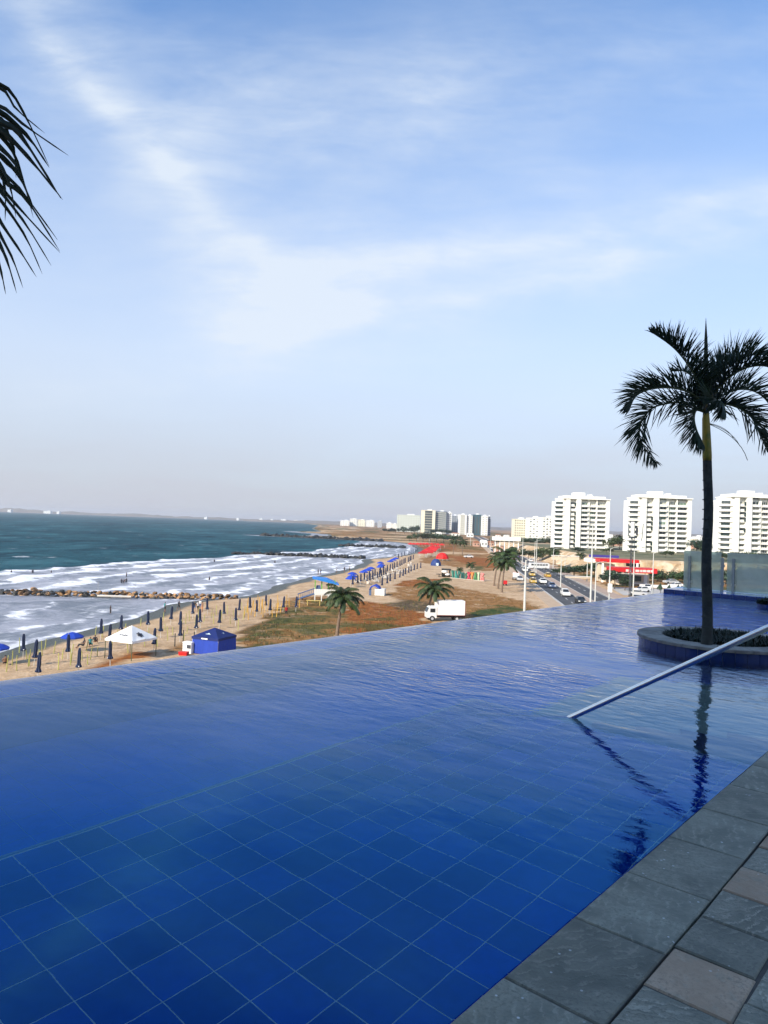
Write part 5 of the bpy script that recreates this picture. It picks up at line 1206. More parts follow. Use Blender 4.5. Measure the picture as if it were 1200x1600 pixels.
for x in (-2.5, 1.5):
    for s_ in (-1, 1):
        q_ = MB(); q_.prism([(x+.44*math.cos(a*.449), .44+.44*math.sin(a*.449)) for a in range(14)], 'y', s_*.82-.12, s_*.82+.14); w_ = q_.build('wheel', TYRE, o)
        q_ = MB(); q_.prism([(x+.22*math.cos(a*.628), .44+.22*math.sin(a*.628)) for a in range(10)], 'y', s_*.97-.02, s_*.97+.02); q_.build('rim', PAINTS['silver'], w_)

# ================================================================== THE BEACH
NAVY = mat('navy parasol cloth', (.012, .022, .060), .8, .2, 3., rnd=.15); ROYAL = mat('royal blue cloth', (.012, .05, .38), .75, .12, 2., rnd=.12); POLEM = mat('white parasol pole', (.55, .54, .5), .6)
WCLOTH = mat('white tent cloth', (.78, .77, .74), .8, .05, 1.); LIME = mat('yellow green bamboo', (.36, .35, .09), .7, .2, 3., rnd=.25); ORNG = mat('orange yellow bamboo', (.55, .30, .04), .7, .2, 3., rnd=.25)
def gz(x, Y): 
    d = x-xc(Y); return ZS+.02+min(max(d, 0), 10)*.078
def ground(x, y):
    p = P(x, y, ZG); 
    for _ in range(4): p = P(x, y, gz(p.x, p.y))
    return p
fold_c = MB(); fold_c.lathe([(.02, 2.46), (.10, 2.38), (.155, 2.1), (.165, 1.6), (.16, 1.15), (.20, .98), (.29, .84), (.26, .74), (.05, .78)], n=16, fold=.72); fold_c = fold_c.mesh('canopy', NAVY)
fold_p = MB(); fold_p.tube([(0, 0, -.3), (0, 0, 2.5)], .03, 6); fold_p = fold_p.mesh('pole', POLEM)
fold_f = MB(); fold_f.box((.20, -.05, .85), (.07, .12, .10), .3); fold_f = fold_f.mesh('print', WCLOTH)
def folded(p, label, grp, sc=1., tilt=None):
    o = thing('folded_parasol', label, 'parasol', p, random.uniform(0, 6), group=grp, scale=sc)
    c_ = link('canopy', fold_c, o); link('pole', fold_p, o); link('print', fold_f, c_)
    o.rotation_euler = (random.uniform(-.05, .05), random.uniform(-.05, .05), random.uniform(0, 6)); return o
oc = MB()
for k in range(8):
    a0, a1 = k*math.pi/4, (k+1)*math.pi/4; r_ = 1.35
    A, B_, C_ = (0, 0, 2.55), (r_*math.cos(a0), r_*math.sin(a0), 2.0), (r_*math.cos(a1), r_*math.sin(a1), 2.0); M1, M2 = (.7*math.cos(a0), .7*math.sin(a0), 2.36), (.7*math.cos(a1), .7*math.sin(a1), 2.36)
    oc.add([A, M1, M2, B_, C_, (B_[0], B_[1], 1.84), (C_[0], C_[1], 1.84)], [(0, 1, 2), (1, 3, 4, 2), (3, 5, 6, 4)])
open_me = oc.mesh('canopy', ROYAL)
def open_par(p, label, grp, sc=1.):
    o = thing('open_parasol', label, 'parasol', p, random.uniform(0, 6), group=grp, scale=sc); link('canopy', open_me, o); link('pole', fold_p, o); return o
random.seed(5)
FOLD = [(36, 1028, 'folded navy parasol nearest the swash at far left'), (53, 1040, 'folded navy parasol second from the left edge'), (58.5, 1064, 'folded navy parasol cut by the pool edge at lower left'), (106, 1030, 'folded navy parasol under the open blue parasol'), (122, 1056, 'folded navy parasol at the pool edge left of the white tent'),
        (157, 1000, 'folded navy parasol between the open parasol and the white tent'), (188, 993, 'folded navy parasol above the white tent peak, near the swash'), (170, 1010, 'folded navy parasol half hidden by the left slope of the white tent'), (172, 1042, 'folded navy parasol under the left corner of the white tent'),
        (231, 985, 'folded navy parasol right of the white tent, farther from it'), (251, 996, 'folded navy parasol just right behind the white tent'), (240, 1017, 'folded navy parasol under the right corner of the white tent'), (281, 985, 'farther of two folded parasols lined up left of the blue tent'), (281, 1003, 'nearer of two folded parasols lined up left of the blue tent'),
        (266.5, 976, 'folded navy parasol below the walkers near the swash'), (301, 967, 'folded navy parasol beside the group of bathers'), (324, 960, 'folded navy parasol right of the group of bathers'), (350, 967, 'tall folded navy parasol beyond the blue tent peak'), (373, 961, 'folded navy parasol at the boulder groyne end'), (368, 978, 'folded navy parasol on a yellow pole right of the blue tent'),
        (313, 981, 'folded navy parasol beyond the blue tent, left of its peak'), (306, 991, 'folded navy parasol at the left wall of the blue tent'), (342, 982, 'folded navy parasol just behind the blue tent peak'), (391, 957, 'folded parasol left of the orange stakes'), (401, 963, 'folded parasol nearest the grass among orange stakes'),
        (415, 953, 'folded parasol among orange stakes, seaward'), (421.5, 961, 'folded parasol among orange stakes, landward'), (442, 956, 'folded parasol behind the person in red'), (462, 956, 'folded parasol at the foot of the hut stairs')]
for x, y, lab in FOLD:
    p = ground(x, y); folded(p, lab, 'folded parasols on the near beach', 1.05)
open_par(ground(112, 1020), 'open royal blue parasol shading seated people on the near beach', 'open blue parasols', .88)
open_par(ground(-6, 1040), 'open blue parasol cut by the left edge of the picture', 'open blue parasols', .88)
# stakes
stake = MB(); stake.tube([(0, 0, -.2), (.02, 0, .9), (0, .01, 1.75)], [.05, .045, .04], 5); st_l = stake.mesh('stake', LIME); st_o = stake.mesh('stake', ORNG)
rg = random.Random(15); pool_ = [(x, y) for x, y in [(30, 1020), (66, 1025), (60, 1035), (42, 1030), (44, 1042), (46, 1040), (70, 1015), (64, 1040), (10, 1050), (19, 1040), (91, 1047), (97, 1030), (110, 1040), (111, 1036), (113, 1018), (135, 1018), (141, 1030), (137, 1038), (149, 992), (160, 996), (162, 985), (175, 1015), (200, 1020), (220, 978), (216, 990), (223, 998), (233, 996), (240, 1002), (246, 1010), (255, 970), (258, 985), (262, 1000), (270, 992), (284, 985), (290, 975), (292, 990), (296, 970), (305, 978), (310, 965), (318, 972), (330, 965), (334, 975), (338, 960), (345, 972), (355, 960), (360, 975), (372, 985), (380, 968), (365, 962), (385, 958), (378, 952), (208, 1000), (226, 1010), (287, 1000), (152, 1025), (128, 1032), (84, 1022), (26, 1048), (182, 1002), (196, 990)]]
for i, (x, y) in enumerate(pool_):
    o = link('beach_stake', st_l, None, ground(x, y), rg.uniform(0, 6)); o.rotation_euler = (rg.uniform(-.12, .12), rg.uniform(-.12, .12), rg.uniform(0, 6)); o.scale = (1, 1, rg.uniform(.45, .95))
    tag(o, '%s short yellow green bamboo stake from the left on the near beach' % nth(rank_of(pool_, i)), 'stake', 'yellow green stakes on the near beach')
OST = [(386, 957), (392, 961), (396, 955), (398, 963), (405, 955), (408, 960), (411, 964), (414, 958), (418, 956), (424, 959), (425, 965), (430, 958), (432, 964), (433, 952), (436, 950), (438, 957), (444, 952), (447, 950), (410, 951), (402, 950), (452, 948), (468, 950), (382, 964), (388, 968)]
for i, (x, y) in enumerate(OST):
    o = link('beach_stake', st_o, None, ground(x, y), rg.uniform(0, 6)); o.rotation_euler = (rg.uniform(-.1, .1), rg.uniform(-.1, .1), rg.uniform(0, 6)); o.scale = (1.2, 1.2, rg.uniform(.6, 1.2)*1.2)
    tag(o, '%s orange yellow stake from the left between groyne end and grass' % nth(rank_of(OST, i)), 'stake', 'orange stakes beside the grass')
for x, y, lab in ((303, 1007, 'dark post right of the cooler gap, left of the blue tent'), (273, 1010, 'dark post between the white tent and the cooler'), (286, 1004, 'dark post nearest the lined up parasols')):
    o = link('dark_post', MB().tube([(0, 0, -.2), (0, 0, 1.5)], .06, 6).mesh('dark_post', mat('dark timber', (.04, .04, .035), .8)), None, ground(x, y)); tag(o, lab, 'post', 'dark posts by the tents')
# white tent
def gazebo_geo(w_, d_, hw, hp, val=.28):
    m_ = MB(); x, y = w_/2, d_/2; c_ = [(-x, -y), (x, -y), (x, y), (-x, y)]
    vs = [(a, b, hw) for a, b in c_]+[(0, 0, hp)]+[(a, b, hw-val) for a, b in c_]
    mid = [((c_[i][0]+c_[(i+1) % 4][0])/4, (c_[i][1]+c_[(i+1) % 4][1])/4, lerp(hw, hp, .44)) for i in range(4)]
    fs = []
    m_.add(vs, [(5+i, 5+(i+1) % 4, (i+1) % 4, i) for i in range(4)]); N_ = 6
    for i in range(4):
        A, B_, C_ = Vector(vs[i]), Vector(vs[(i+1) % 4]), Vector(vs[4]); g_ = {}; gv, gf = [], []
        for r_ in range(N_+1):
            for q_ in range(N_+1-r_):
                u_, v_ = q_/N_, r_/N_; w2 = 1-u_-v_; p_ = A*w2+B_*u_+C_*v_; p_.z -= .9*u_*v_*w2*3*(hp-hw)*.35+.05*math.sin(u_*9+i)*w2*u_*4*(1-v_)
                g_[q_, r_] = len(gv); gv.append(p_)
        for r_ in range(N_):
            for q_ in range(N_-r_):
                gf.append((g_[q_, r_], g_[q_+1, r_], g_[q_, r_+1]))
                if q_ < N_-r_-1: gf.append((g_[q_+1, r_], g_[q_+1, r_+1], g_[q_, r_+1]))
        m_.add(gv, gf)
    return m_
p = ground(204, 1026); rz = R(-24)
t = thing('white_gazebo', 'white pyramid roofed gazebo tent with dark print on the near beach', 'tent', p, rz)
roof = gazebo_geo(3.7, 3.7, 2.0, 3.3, .22).build('canopy', WCLOTH, t)
for sx in (-1, 1):
    for sy in (-1, 1): MB().tube([(sx*1.8, sy*1.8, -.2), (sx*1.8, sy*1.8, 2.05)], .045, 6).build('leg', mat('olive tent leg', (.08, .10, .05), .6), t)
INK = mat('dark grey print', (.05, .055, .07), .8)
def print_on_face(par, strokes, w_, hw, hp, face, u0, v0, size, mt, proud=.02):
    """flat strokes on a roof face: (u,v) pairs, u along the eave, v up the slope"""
    half = w_/2; slope = math.atan2(hp-hw, half); M = Matrix.Rotation(face*math.pi/2, 4, 'Z')
    m_ = MB()
    for (a, b, c_, d_, th) in strokes:
        pa, pb = Vector((u0+a*size, v0+b*size)), Vector((u0+c_*size, v0+d_*size)); n_ = Vector((-(pb-pa).y, (pb-pa).x)).normalized()*th*size/2
        q_ = [pa-n_, pb-n_, pb+n_, pa+n_]
        m_.add([M @ Vector((uu, -half+vv*math.cos(slope)-proud*math.sin(slope), hw+vv*math.sin(slope)+proud*math.cos(slope))) for uu, vv in q_], [(0, 1, 2, 3)])
    return m_.build('print', mt, par)
word = [(-1, .0, -.8, .35, .12), (-.8, .35, -.65, 0, .12), (-.5, 0, -.5, .3, .12), (-.5, .3, -.25, .3, .12), (-.2, .35, .0, 0, .12), (.0, 0, .15, .35, .12), (.3, .35, .55, .35, .12), (.3, 0, .55, 0, .12), (.42, 0, .42, .35, .12), (.7, 0, .85, .4, .12), (.85, .4, 1.05, 0, .12)]
star = [(0, 0, .45*math.cos(a*1.047+.3), .45*math.sin(a*1.047+.3), .24) for a in range(6)]
print_on_face(roof, word, 3.7, 2.0, 3.3, 0, .05, .65, .55, INK); print_on_face(roof, star, 3.7, 2.0, 3.3, 1, -.1, .75, .85, INK)
# blue tent
p = ground(334, 1019); k = p.y/FPX
t = thing('blue_gazebo', 'royal blue walled gazebo tent with white emblem at the pool edge', 'tent', p, R(-22), scale=.86)
TB = mat('blue tent wall cloth', (.012, .045, .33), .7, .1, 1.2, .4, 2.5, .12); TBR = mat('blue tent roof cloth', (.005, .016, .11), .7, .1, 1.)
w_ = 4.0
roof = gazebo_geo(w_+.1, w_+.1, 2.15, 3.2, .30).build('canopy', TBR, t)
m_ = MB(); n_ = 14
for face, nm in ((0, 'front_wall'), (1, 'side_wall'), (2, 'back_wall'), (3, 'side_wall')):
    M = Matrix.Rotation(face*math.pi/2, 4, 'Z'); vs = []
    for i in range(n_+1):
        u_ = -w_/2+w_*i/n_; bul = .05*math.sin(i*2.1)
        vs += [M @ Vector((u_, -w_/2+.01, 1.9)), M @ Vector((u_, -w_/2+bul, .9)), M @ Vector((u_, -w_/2+bul*1.4, 0.02))]
    q_ = MB(); q_.add(vs, [(3*i+j, 3*i+3+j, 3*i+4+j, 3*i+1+j) for i in range(n_) for j in range(2)]); q_.build(nm, TB, t, smooth=True)
for sx in (-1, 1):
    for sy in (-1, 1): MB().tube([(sx*1.97, sy*1.97, -.2), (sx*1.97, sy*1.97, 2.15)], .035, 6).build('leg', POLEM, t)
EMB = mat('pale tent emblem', (.55, .66, .70), .7)
print_on_face(roof, [(-.7, 0, .7, 0, .12), (-.45, .12, .45, .12, .12), (-.2, .24, .25, .24, .12), (-.1, .38, .15, .38, .16)], w_+.1, 2.15, 3.2, 0, 0, .75, .55, EMB)
print_on_face(roof, [(-.3, .1, 0, .0, .1), (0, 0, .3, .1, .1), (-.15, -.15, .2, -.2, .1)], w_+.1, 2.15, 3.2, 1, .1, .9, .6, EMB)
m_ = MB(); m_.box((-.05, -w_/2-.075, 2.01), (.95, .012, .16)); m_.build('name_bar', WCLOTH, t)
# cooler and red crate
p = ground(295, 1020); t = thing('cooler_box', 'white cooler box with dark lid beside the blue tent', 'cooler', p, R(-20))
m_ = MB(); m_.box((0, 0, .55), (1.1, .8, 1.1)); m_.build('case', WCLOTH, t); m_ = MB(); m_.box((0, 0, 1.17), (1.16, .86, .12)); m_.build('lid', WCLOTH, t); m_ = MB(); m_.box((.25, -.42, .75), (.5, .03, .4)); m_.build('side_label', INK, t)
p = ground(287, 1024); t = thing('red_crate', 'red crate on the sand at the foot of the cooler', 'crate', p, R(-10))
m_ = MB(); m_.box((0, 0, .18), (.9, .6, .36), taper=1.08); m_.build('case', RED, t); m_ = MB(); m_.box((0, 0, .385), (1.0, .68, .05)); m_.build('rim', RED, t)
# blue roofed hut on stilts with stairs
p = ground(507, 938); k = p.y/FPX
t = thing('beach_hut', 'raised white beach hut with bright blue roof and blue stairs', 'hut', p, R(6))
HBL = mat('bright blue hut roof', (.02, .20, .58), .55, .1, .6); HGR = mat('lime green hut frame', (.10, .36, .04), .7); SBL = mat('slate blue stair paint', (.06, .10, .20), .7); HWH = mat('white hut boards', (.70, .69, .64), .8, .08, 2.)
w_, d_ = 32*k, 3.6; zf = 10*k
m_ = MB(); m_.box((0, 0, zf), (w_, d_, .18)); m_.build('floor', HWH, t)
for i in range(11):
    m_ = MB(); m_.box((-w_/2+w_*(i+.5)/11, -d_/2, zf+.55), (w_/11-.02, .05, 1.0)); m_.build('board', HWH, t)
for sx in (-1, 1): m_ = MB(); m_.box((sx*w_/2, 0, zf+.55), (.05, d_, 1.0)); m_.build('side_boards', HWH, t)
for sx in (-.48, -.16, .16, .48):
    for sy in (-1, 1):
        m_ = MB(); m_.box((sx*w_, sy*d_*.48, zf/2-.1), (.16, .16, zf+.2)); m_.build('stilt', HWH, t); m_ = MB(); m_.box((sx*w_, sy*d_*.46, zf+1.4), (.12, .12, 2.4)); m_.build('post', HGR, t)
m_ = MB(); m_.prism([(-w_*.62, zf+3.0), (w_*.66, zf+1.9), (w_*.66, zf+2.02), (w_*.1, zf+2.95), (-w_*.62, zf+3.14)], 'y', -d_*.72, d_*.72); m_.build('roof', HBL, t)
m_ = MB(); m_.box((-w_*.32, -d_*.2, zf+1.2), (w_*.26, 1.6, .9), taper=.7); m_.build('rolled_awning', SBL, t)
for sy in (-.6, .6): m_ = MB(); m_.tube([(-w_/2, sy, zf), (-w_/2-26*k, sy, .1)], .12, 4); st_ = m_.build('stair_stringer', SBL, t); m_ = MB(); m_.tube([(-w_/2, sy, zf+1.0), (-w_/2-26*k, sy, 1.05)], .05, 4); m_.build('stair_rail', SBL, t)
for i in range(9):
    f = (i+.5)/9; m_ = MB(); m_.box((-w_/2-26*k*f, 0, zf*(1-f)+.05), (.32, 1.2, .06)); m_.build('tread', SBL, t)
    for sy in (-.6, .6): m_ = MB(); m_.box((-w_/2-26*k*f, sy, zf*(1-f)+.55), (.06, .06, 1.0)); m_.build('baluster', SBL, t)
p = ground(490, 946); t = thing('yellow_trestle', 'low yellow trestle table under the hut', 'table', p); YEL = mat('yellow wood', (.55, .40, .12), .7)
m_ = MB(); m_.box((0, 0, .9), (2.6, .8, .08)); m_.build('top', YEL, t)
for x in (-1.1, 1.1): m_ = MB(); m_.box((x, 0, .43), (.1, .7, .86)); m_.build('leg', YEL, t)
# small blue and white booth
p = ground(588, 930); k = p.y/FPX; t = thing('small_booth', 'small booth with blue arched roof and white side behind the hut', 'booth', p, R(-8))
m_ = MB(); m_.box((6*k, 0, 5.5*k), (15*k, 2.2, 10*k)); m_.build('white_side', HWH, t); m_ = MB(); m_.prism([(-10*k, 9*k), (-8*k, 14*k), (-2*k, 17*k), (4*k, 14*k), (6*k, 11*k), (5*k, 11*k), (-2*k, 15*k), (-8*k, 12*k)], 'y', -1.3, 1.3); m_.build('arched_roof', ROYAL, t)
for x in (-9.5, -7.8): m_ = MB(); m_.box((x*k, -1.0, 5*k), (.25, .2, 10*k)); m_.build('post', SBL, t)
# rows of parasols up the beach
def row(n_, a, b, fn, lab, grp, jit=.3):
    pa, pb = ground(*a), ground(*b); rg_ = random.Random(n_)
    for i in range(n_):
        f = i/(n_-1); q_ = pa.lerp(pb, f); q_.x += rg_.uniform(-jit, jit); q_.y += rg_.uniform(-jit, jit); q_.z = gz(q_.x, q_.y)
        fn(q_, lab % (ORD[i] if i < 20 else 'last'), grp)
row(6, (541, 917), (583, 899), lambda p, l, g_: open_par(p, l, g_, .95), 'open blue parasol in the seaward row, %s beyond the hut', 'open parasols of the seaward row', 1.6)
row(6, (588, 896), (622, 881), lambda p, l, g_: open_par(p, l, g_, .95), 'open blue parasol in the seaward far row, %s from its near end', 'open parasols of the seaward far row', 2.0)
row(13, (552, 919), (612, 894), lambda p, l, g_: folded(p, l, g_, 1.15), 'folded navy parasol in the middle row, %s from the hut end', 'folded parasols of the middle row')
row(10, (616, 892), (645, 877), lambda p, l, g_: folded(p, l, g_, 1.15), 'folded navy parasol in the middle far row, %s from its near end', 'folded parasols of the middle far row')
row(12, (597, 920), (656, 891), lambda p, l, g_: folded(p, l, g_, 1.1), 'folded navy parasol in the inland row, %s from the small booth', 'folded parasols of the inland row')
row(8, (574, 913), (604, 901), lambda p, l, g_: folded(p, l, g_, 1.0), 'folded navy parasol between middle and inland rows, %s from the booth', 'folded parasols between the rows')
row(8, (623, 876), (652, 864), lambda p, l, g_: folded(p, l, g_, 1.2), 'tiny folded parasol near the red tents, %s from the blue rows', 'tiny far folded parasols')
# white loungers and chairs between the rows
lg = MB(); lg.box((0, 0, .32), (.6, 1.5, .08)); lg.box((0, .85, .55), (.6, .08, .6)); 
for sx in (-.25, .25):
    for sy in (-.6, .6): lg.box((sx, sy, .15), (.06, .06, .34))
lgm = lg.mesh('beach_lounger', mat('off white lounger', (.55, .50, .44), .7)); rg = random.Random(2)
LGS = []
for i in range(46):
    x = rg.uniform(556, 648); LGS.append((x, lerp(917, 884, (x-556)/92)+rg.uniform(-5, 5)))
for i, (x, y) in enumerate(LGS):
    o = link('beach_lounger', lgm, None, ground(x, y), rg.uniform(0, 6)); tag(o, '%s pale lounger from the left among the blue parasol rows' % nth(rank_of(LGS, i)), 'lounger', 'pale loungers among the parasol rows')
# red tents
REDT = mat('red tent cloth', (.50, .018, .018), .75, .12, .5, rnd=.2)
gm = gazebo_geo(3.6, 3.6, 2.1, 3.1, .3).mesh('canopy', REDT); lgp = MB()
for sx in (-1.7, 1.7):
    for sy in (-1.7, 1.7): lgp.tube([(sx, sy, -.1), (sx, sy, 2.1)], .05, 4)
legm = MB().tube([(0, 0, -.1), (0, 0, 2.1)], .05, 5).mesh('leg', POLEM)
def redtent(p, lab, grp, sc=1.):
    o = thing('red_tent', lab, 'tent', p, rg.uniform(-.2, .2), group=grp, scale=sc); link('canopy', gm, o)
    for sx in (-1.7, 1.7):
        for sy in (-1.7, 1.7): link('leg', legm, o, (sx, sy, 0))
row(9, (660, 871), (676, 859), redtent, 'red tent in the seaward red row, %s from the camera', 'red tents of the seaward row', .1)
row(7, (671, 870), (684, 860), redtent, 'red tent in the inland red row, %s from the camera', 'red tents of the inland row', .2)
row(10, (641, 854.5), (690, 856), redtent, 'red tent in the far cross row, %s from the sea', 'red tents of the far cross row', .5)
p = ground(691, 876); t = thing('red_dome_tent', 'large bright red dome canopy beside the blue dome', 'tent', p, group='dome canopies'); k = p.y/FPX
m_ = MB(); m_.lathe([(10*k, 3*k), (9.6*k, 6*k), (7*k, 10*k), (3.5*k, 12*k), (.02, 12.6*k)], n=8); m_.build('canopy', mat('bright red dome cloth', (.62, .012, .01), .7), t)
for k_ in range(8): a_ = k_*math.pi/4; MB().tube([(9.8*k*math.cos(a_), 9.8*k*math.sin(a_), -.1), (9.8*k*math.cos(a_), 9.8*k*math.sin(a_), 3.2*k)], .06, 4).build('leg', POLEM, t)
p = ground(681, 884); k = p.y/FPX; t = thing('blue_dome_tent', 'dark blue dome canopy with pale patch before the red dome', 'tent', p, group='dome canopies')
m_ = MB(); m_.lathe([(8.2*k, 0.05), (8*k, 4*k), (6*k, 8*k), (3*k, 10.5*k), (.02, 11*k)], n=8); m_.build('canopy', mat('dark blue dome cloth', (.015, .04, .16), .7), t); m_ = MB(); m_.box((1.5*k, -7.6*k, 2.6*k), (4*k, .2, 4*k)); m_.build('pale_door', EMB, t)
# letters and dark kiosk
p0, p1 = ground(706, 903), ground(757, 908); LC = [(.03, .16, .12), (.04, .22, .18), (.03, .12, .10), (.02, .10, .09), (.04, .14, .10), (.45, .04, .08), (.62, .22, .05), (.05, .20, .07), (.45, .60, .36), (.62, .20, .18)]
t = thing('letter_sign', 'row of big colourful block letters standing on the sand', 'sign', p0, math.atan2(p1.y-p0.y, p1.x-p0.x)); Ls = (p1-p0).length
glyph = [[(0, 1, .5, 0), (.5, 0, .5, 1)], [(.2, 0, .2, 1), (.2, 1, .7, 0)], [(.1, 0, .1, 1), (.1, 1, .7, .8), (.7, .8, .1, .5)], [(.1, 0, .1, .8), (.1, .8, .7, .8), (.7, .8, .7, 0), (.7, 0, .1, 0)], [(.7, .8, .1, .6), (.1, .6, .7, .3), (.7, .3, .1, 0)], [(0, 1, .7, 0), (.7, 1, 0, 0)], [(0, 1, .35, .5), (.7, 1, .35, .5), (.35, .5, .35, 0)], [(0, 0, .35, 1), (.35, 1, .7, 0), (.15, .4, .55, .4)], [(.3, 0, .3, 1), (.1, 1, .5, 1)], [(.1, 0, .1, 1), (.1, 1, .75, .9), (.75, .9, .1, .5), (.1, .5, .75, .4), (.75, .4, .75, 0), (.75, 0, .1, 0)]]
hL = 2.0
for i, gl_ in enumerate(glyph):
    m_ = MB(); w_ = Ls/10*.92
    for x0, z0, x1, z1 in gl_:
        a_, b_ = Vector((x0*w_, 0, z0*hL+.1)), Vector((x1*w_, 0, z1*hL+.1)); d_ = (b_-a_).normalized(); n_ = Vector((-d_.z, 0, d_.x))*.17; yy = .22+.004*gl_.index((x0, z0, x1, z1))
        vs = [q_+Vector((0, s_*yy, 0)) for s_ in (-1, 1) for q_ in (a_-n_-d_*.1, b_-n_+d_*.1, b_+n_+d_*.1, a_+n_-d_*.1)]
        m_.add(vs, [(0, 1, 2, 3), (7, 6, 5, 4), (0, 4, 5, 1), (1, 5, 6, 2), (2, 6, 7, 3), (3, 7, 4, 0)])
    m_.build('letter', mat('letter paint %d' % i, LC[i], .6), t, (Ls*i/10, 0, 0))
m_ = MB(); m_.box((Ls/2, 0, .05), (Ls+.6, .9, .14)); m_.build('plinth', KERB, t)
p = ground(697, 901); k = p.y/FPX; t = thing('dark_kiosk', 'dark open kiosk with stools left of the letters', 'kiosk', p); DT = mat('dark kiosk boards', (.025, .025, .022), .8)
for x in (-6, 5.5): 
    for y in (-1.2, 1.2): m_ = MB(); m_.box((x*k, y, 5.5*k), (.2, .2, 11*k)); m_.build('post', DT, t)
m_ = MB(); m_.box((0, 0, 11.4*k), (14*k, 3.2, .3)); m_.build('roof', DT, t); m_ = MB(); m_.box((0, .2, 2.4*k), (10.5*k, 1.2, 4.6*k)); m_.build('counter', DT, t)
m_ = MB(); m_.lathe([(.02, 0), (.9, .2), (.9, .7), (.02, .9)], (-3*k, -1.2, 6*k), 10); m_.build('white_globe', WCLOTH, t); m_ = MB(); m_.lathe([(.02, 0), (.7, .2), (.7, .6), (.02, .8)], (1.5*k, -1.2, 2*k), 10); m_.build('white_globe', WCLOTH, t)
p = ground(686, 901); t = thing('dark_table', 'low dark round table left of the kiosk', 'table', p); m_ = MB(); m_.lathe([(.02, .8), (1.0, .8), (1.0, .7), (.1, .68), (.1, .05), (.5, 0)], n=14); m_.build('table_top', DT, t)
p = ground(788, 915); t = thing('red_barrow', 'red barrow box beneath the roadside palm clump', 'cart', p); m_ = MB(); m_.box((0, 0, .85), (1.3, .9, 1.0)); m_.build('box', RED, t)
for s_ in (-.4, .4): m_ = MB(); m_.prism([(s_+.25*math.cos(a*.785), .25+.25*math.sin(a*.785)) for a in range(8)], 'y', -.5, -.42); m_.build('wheel', TYRE, t)

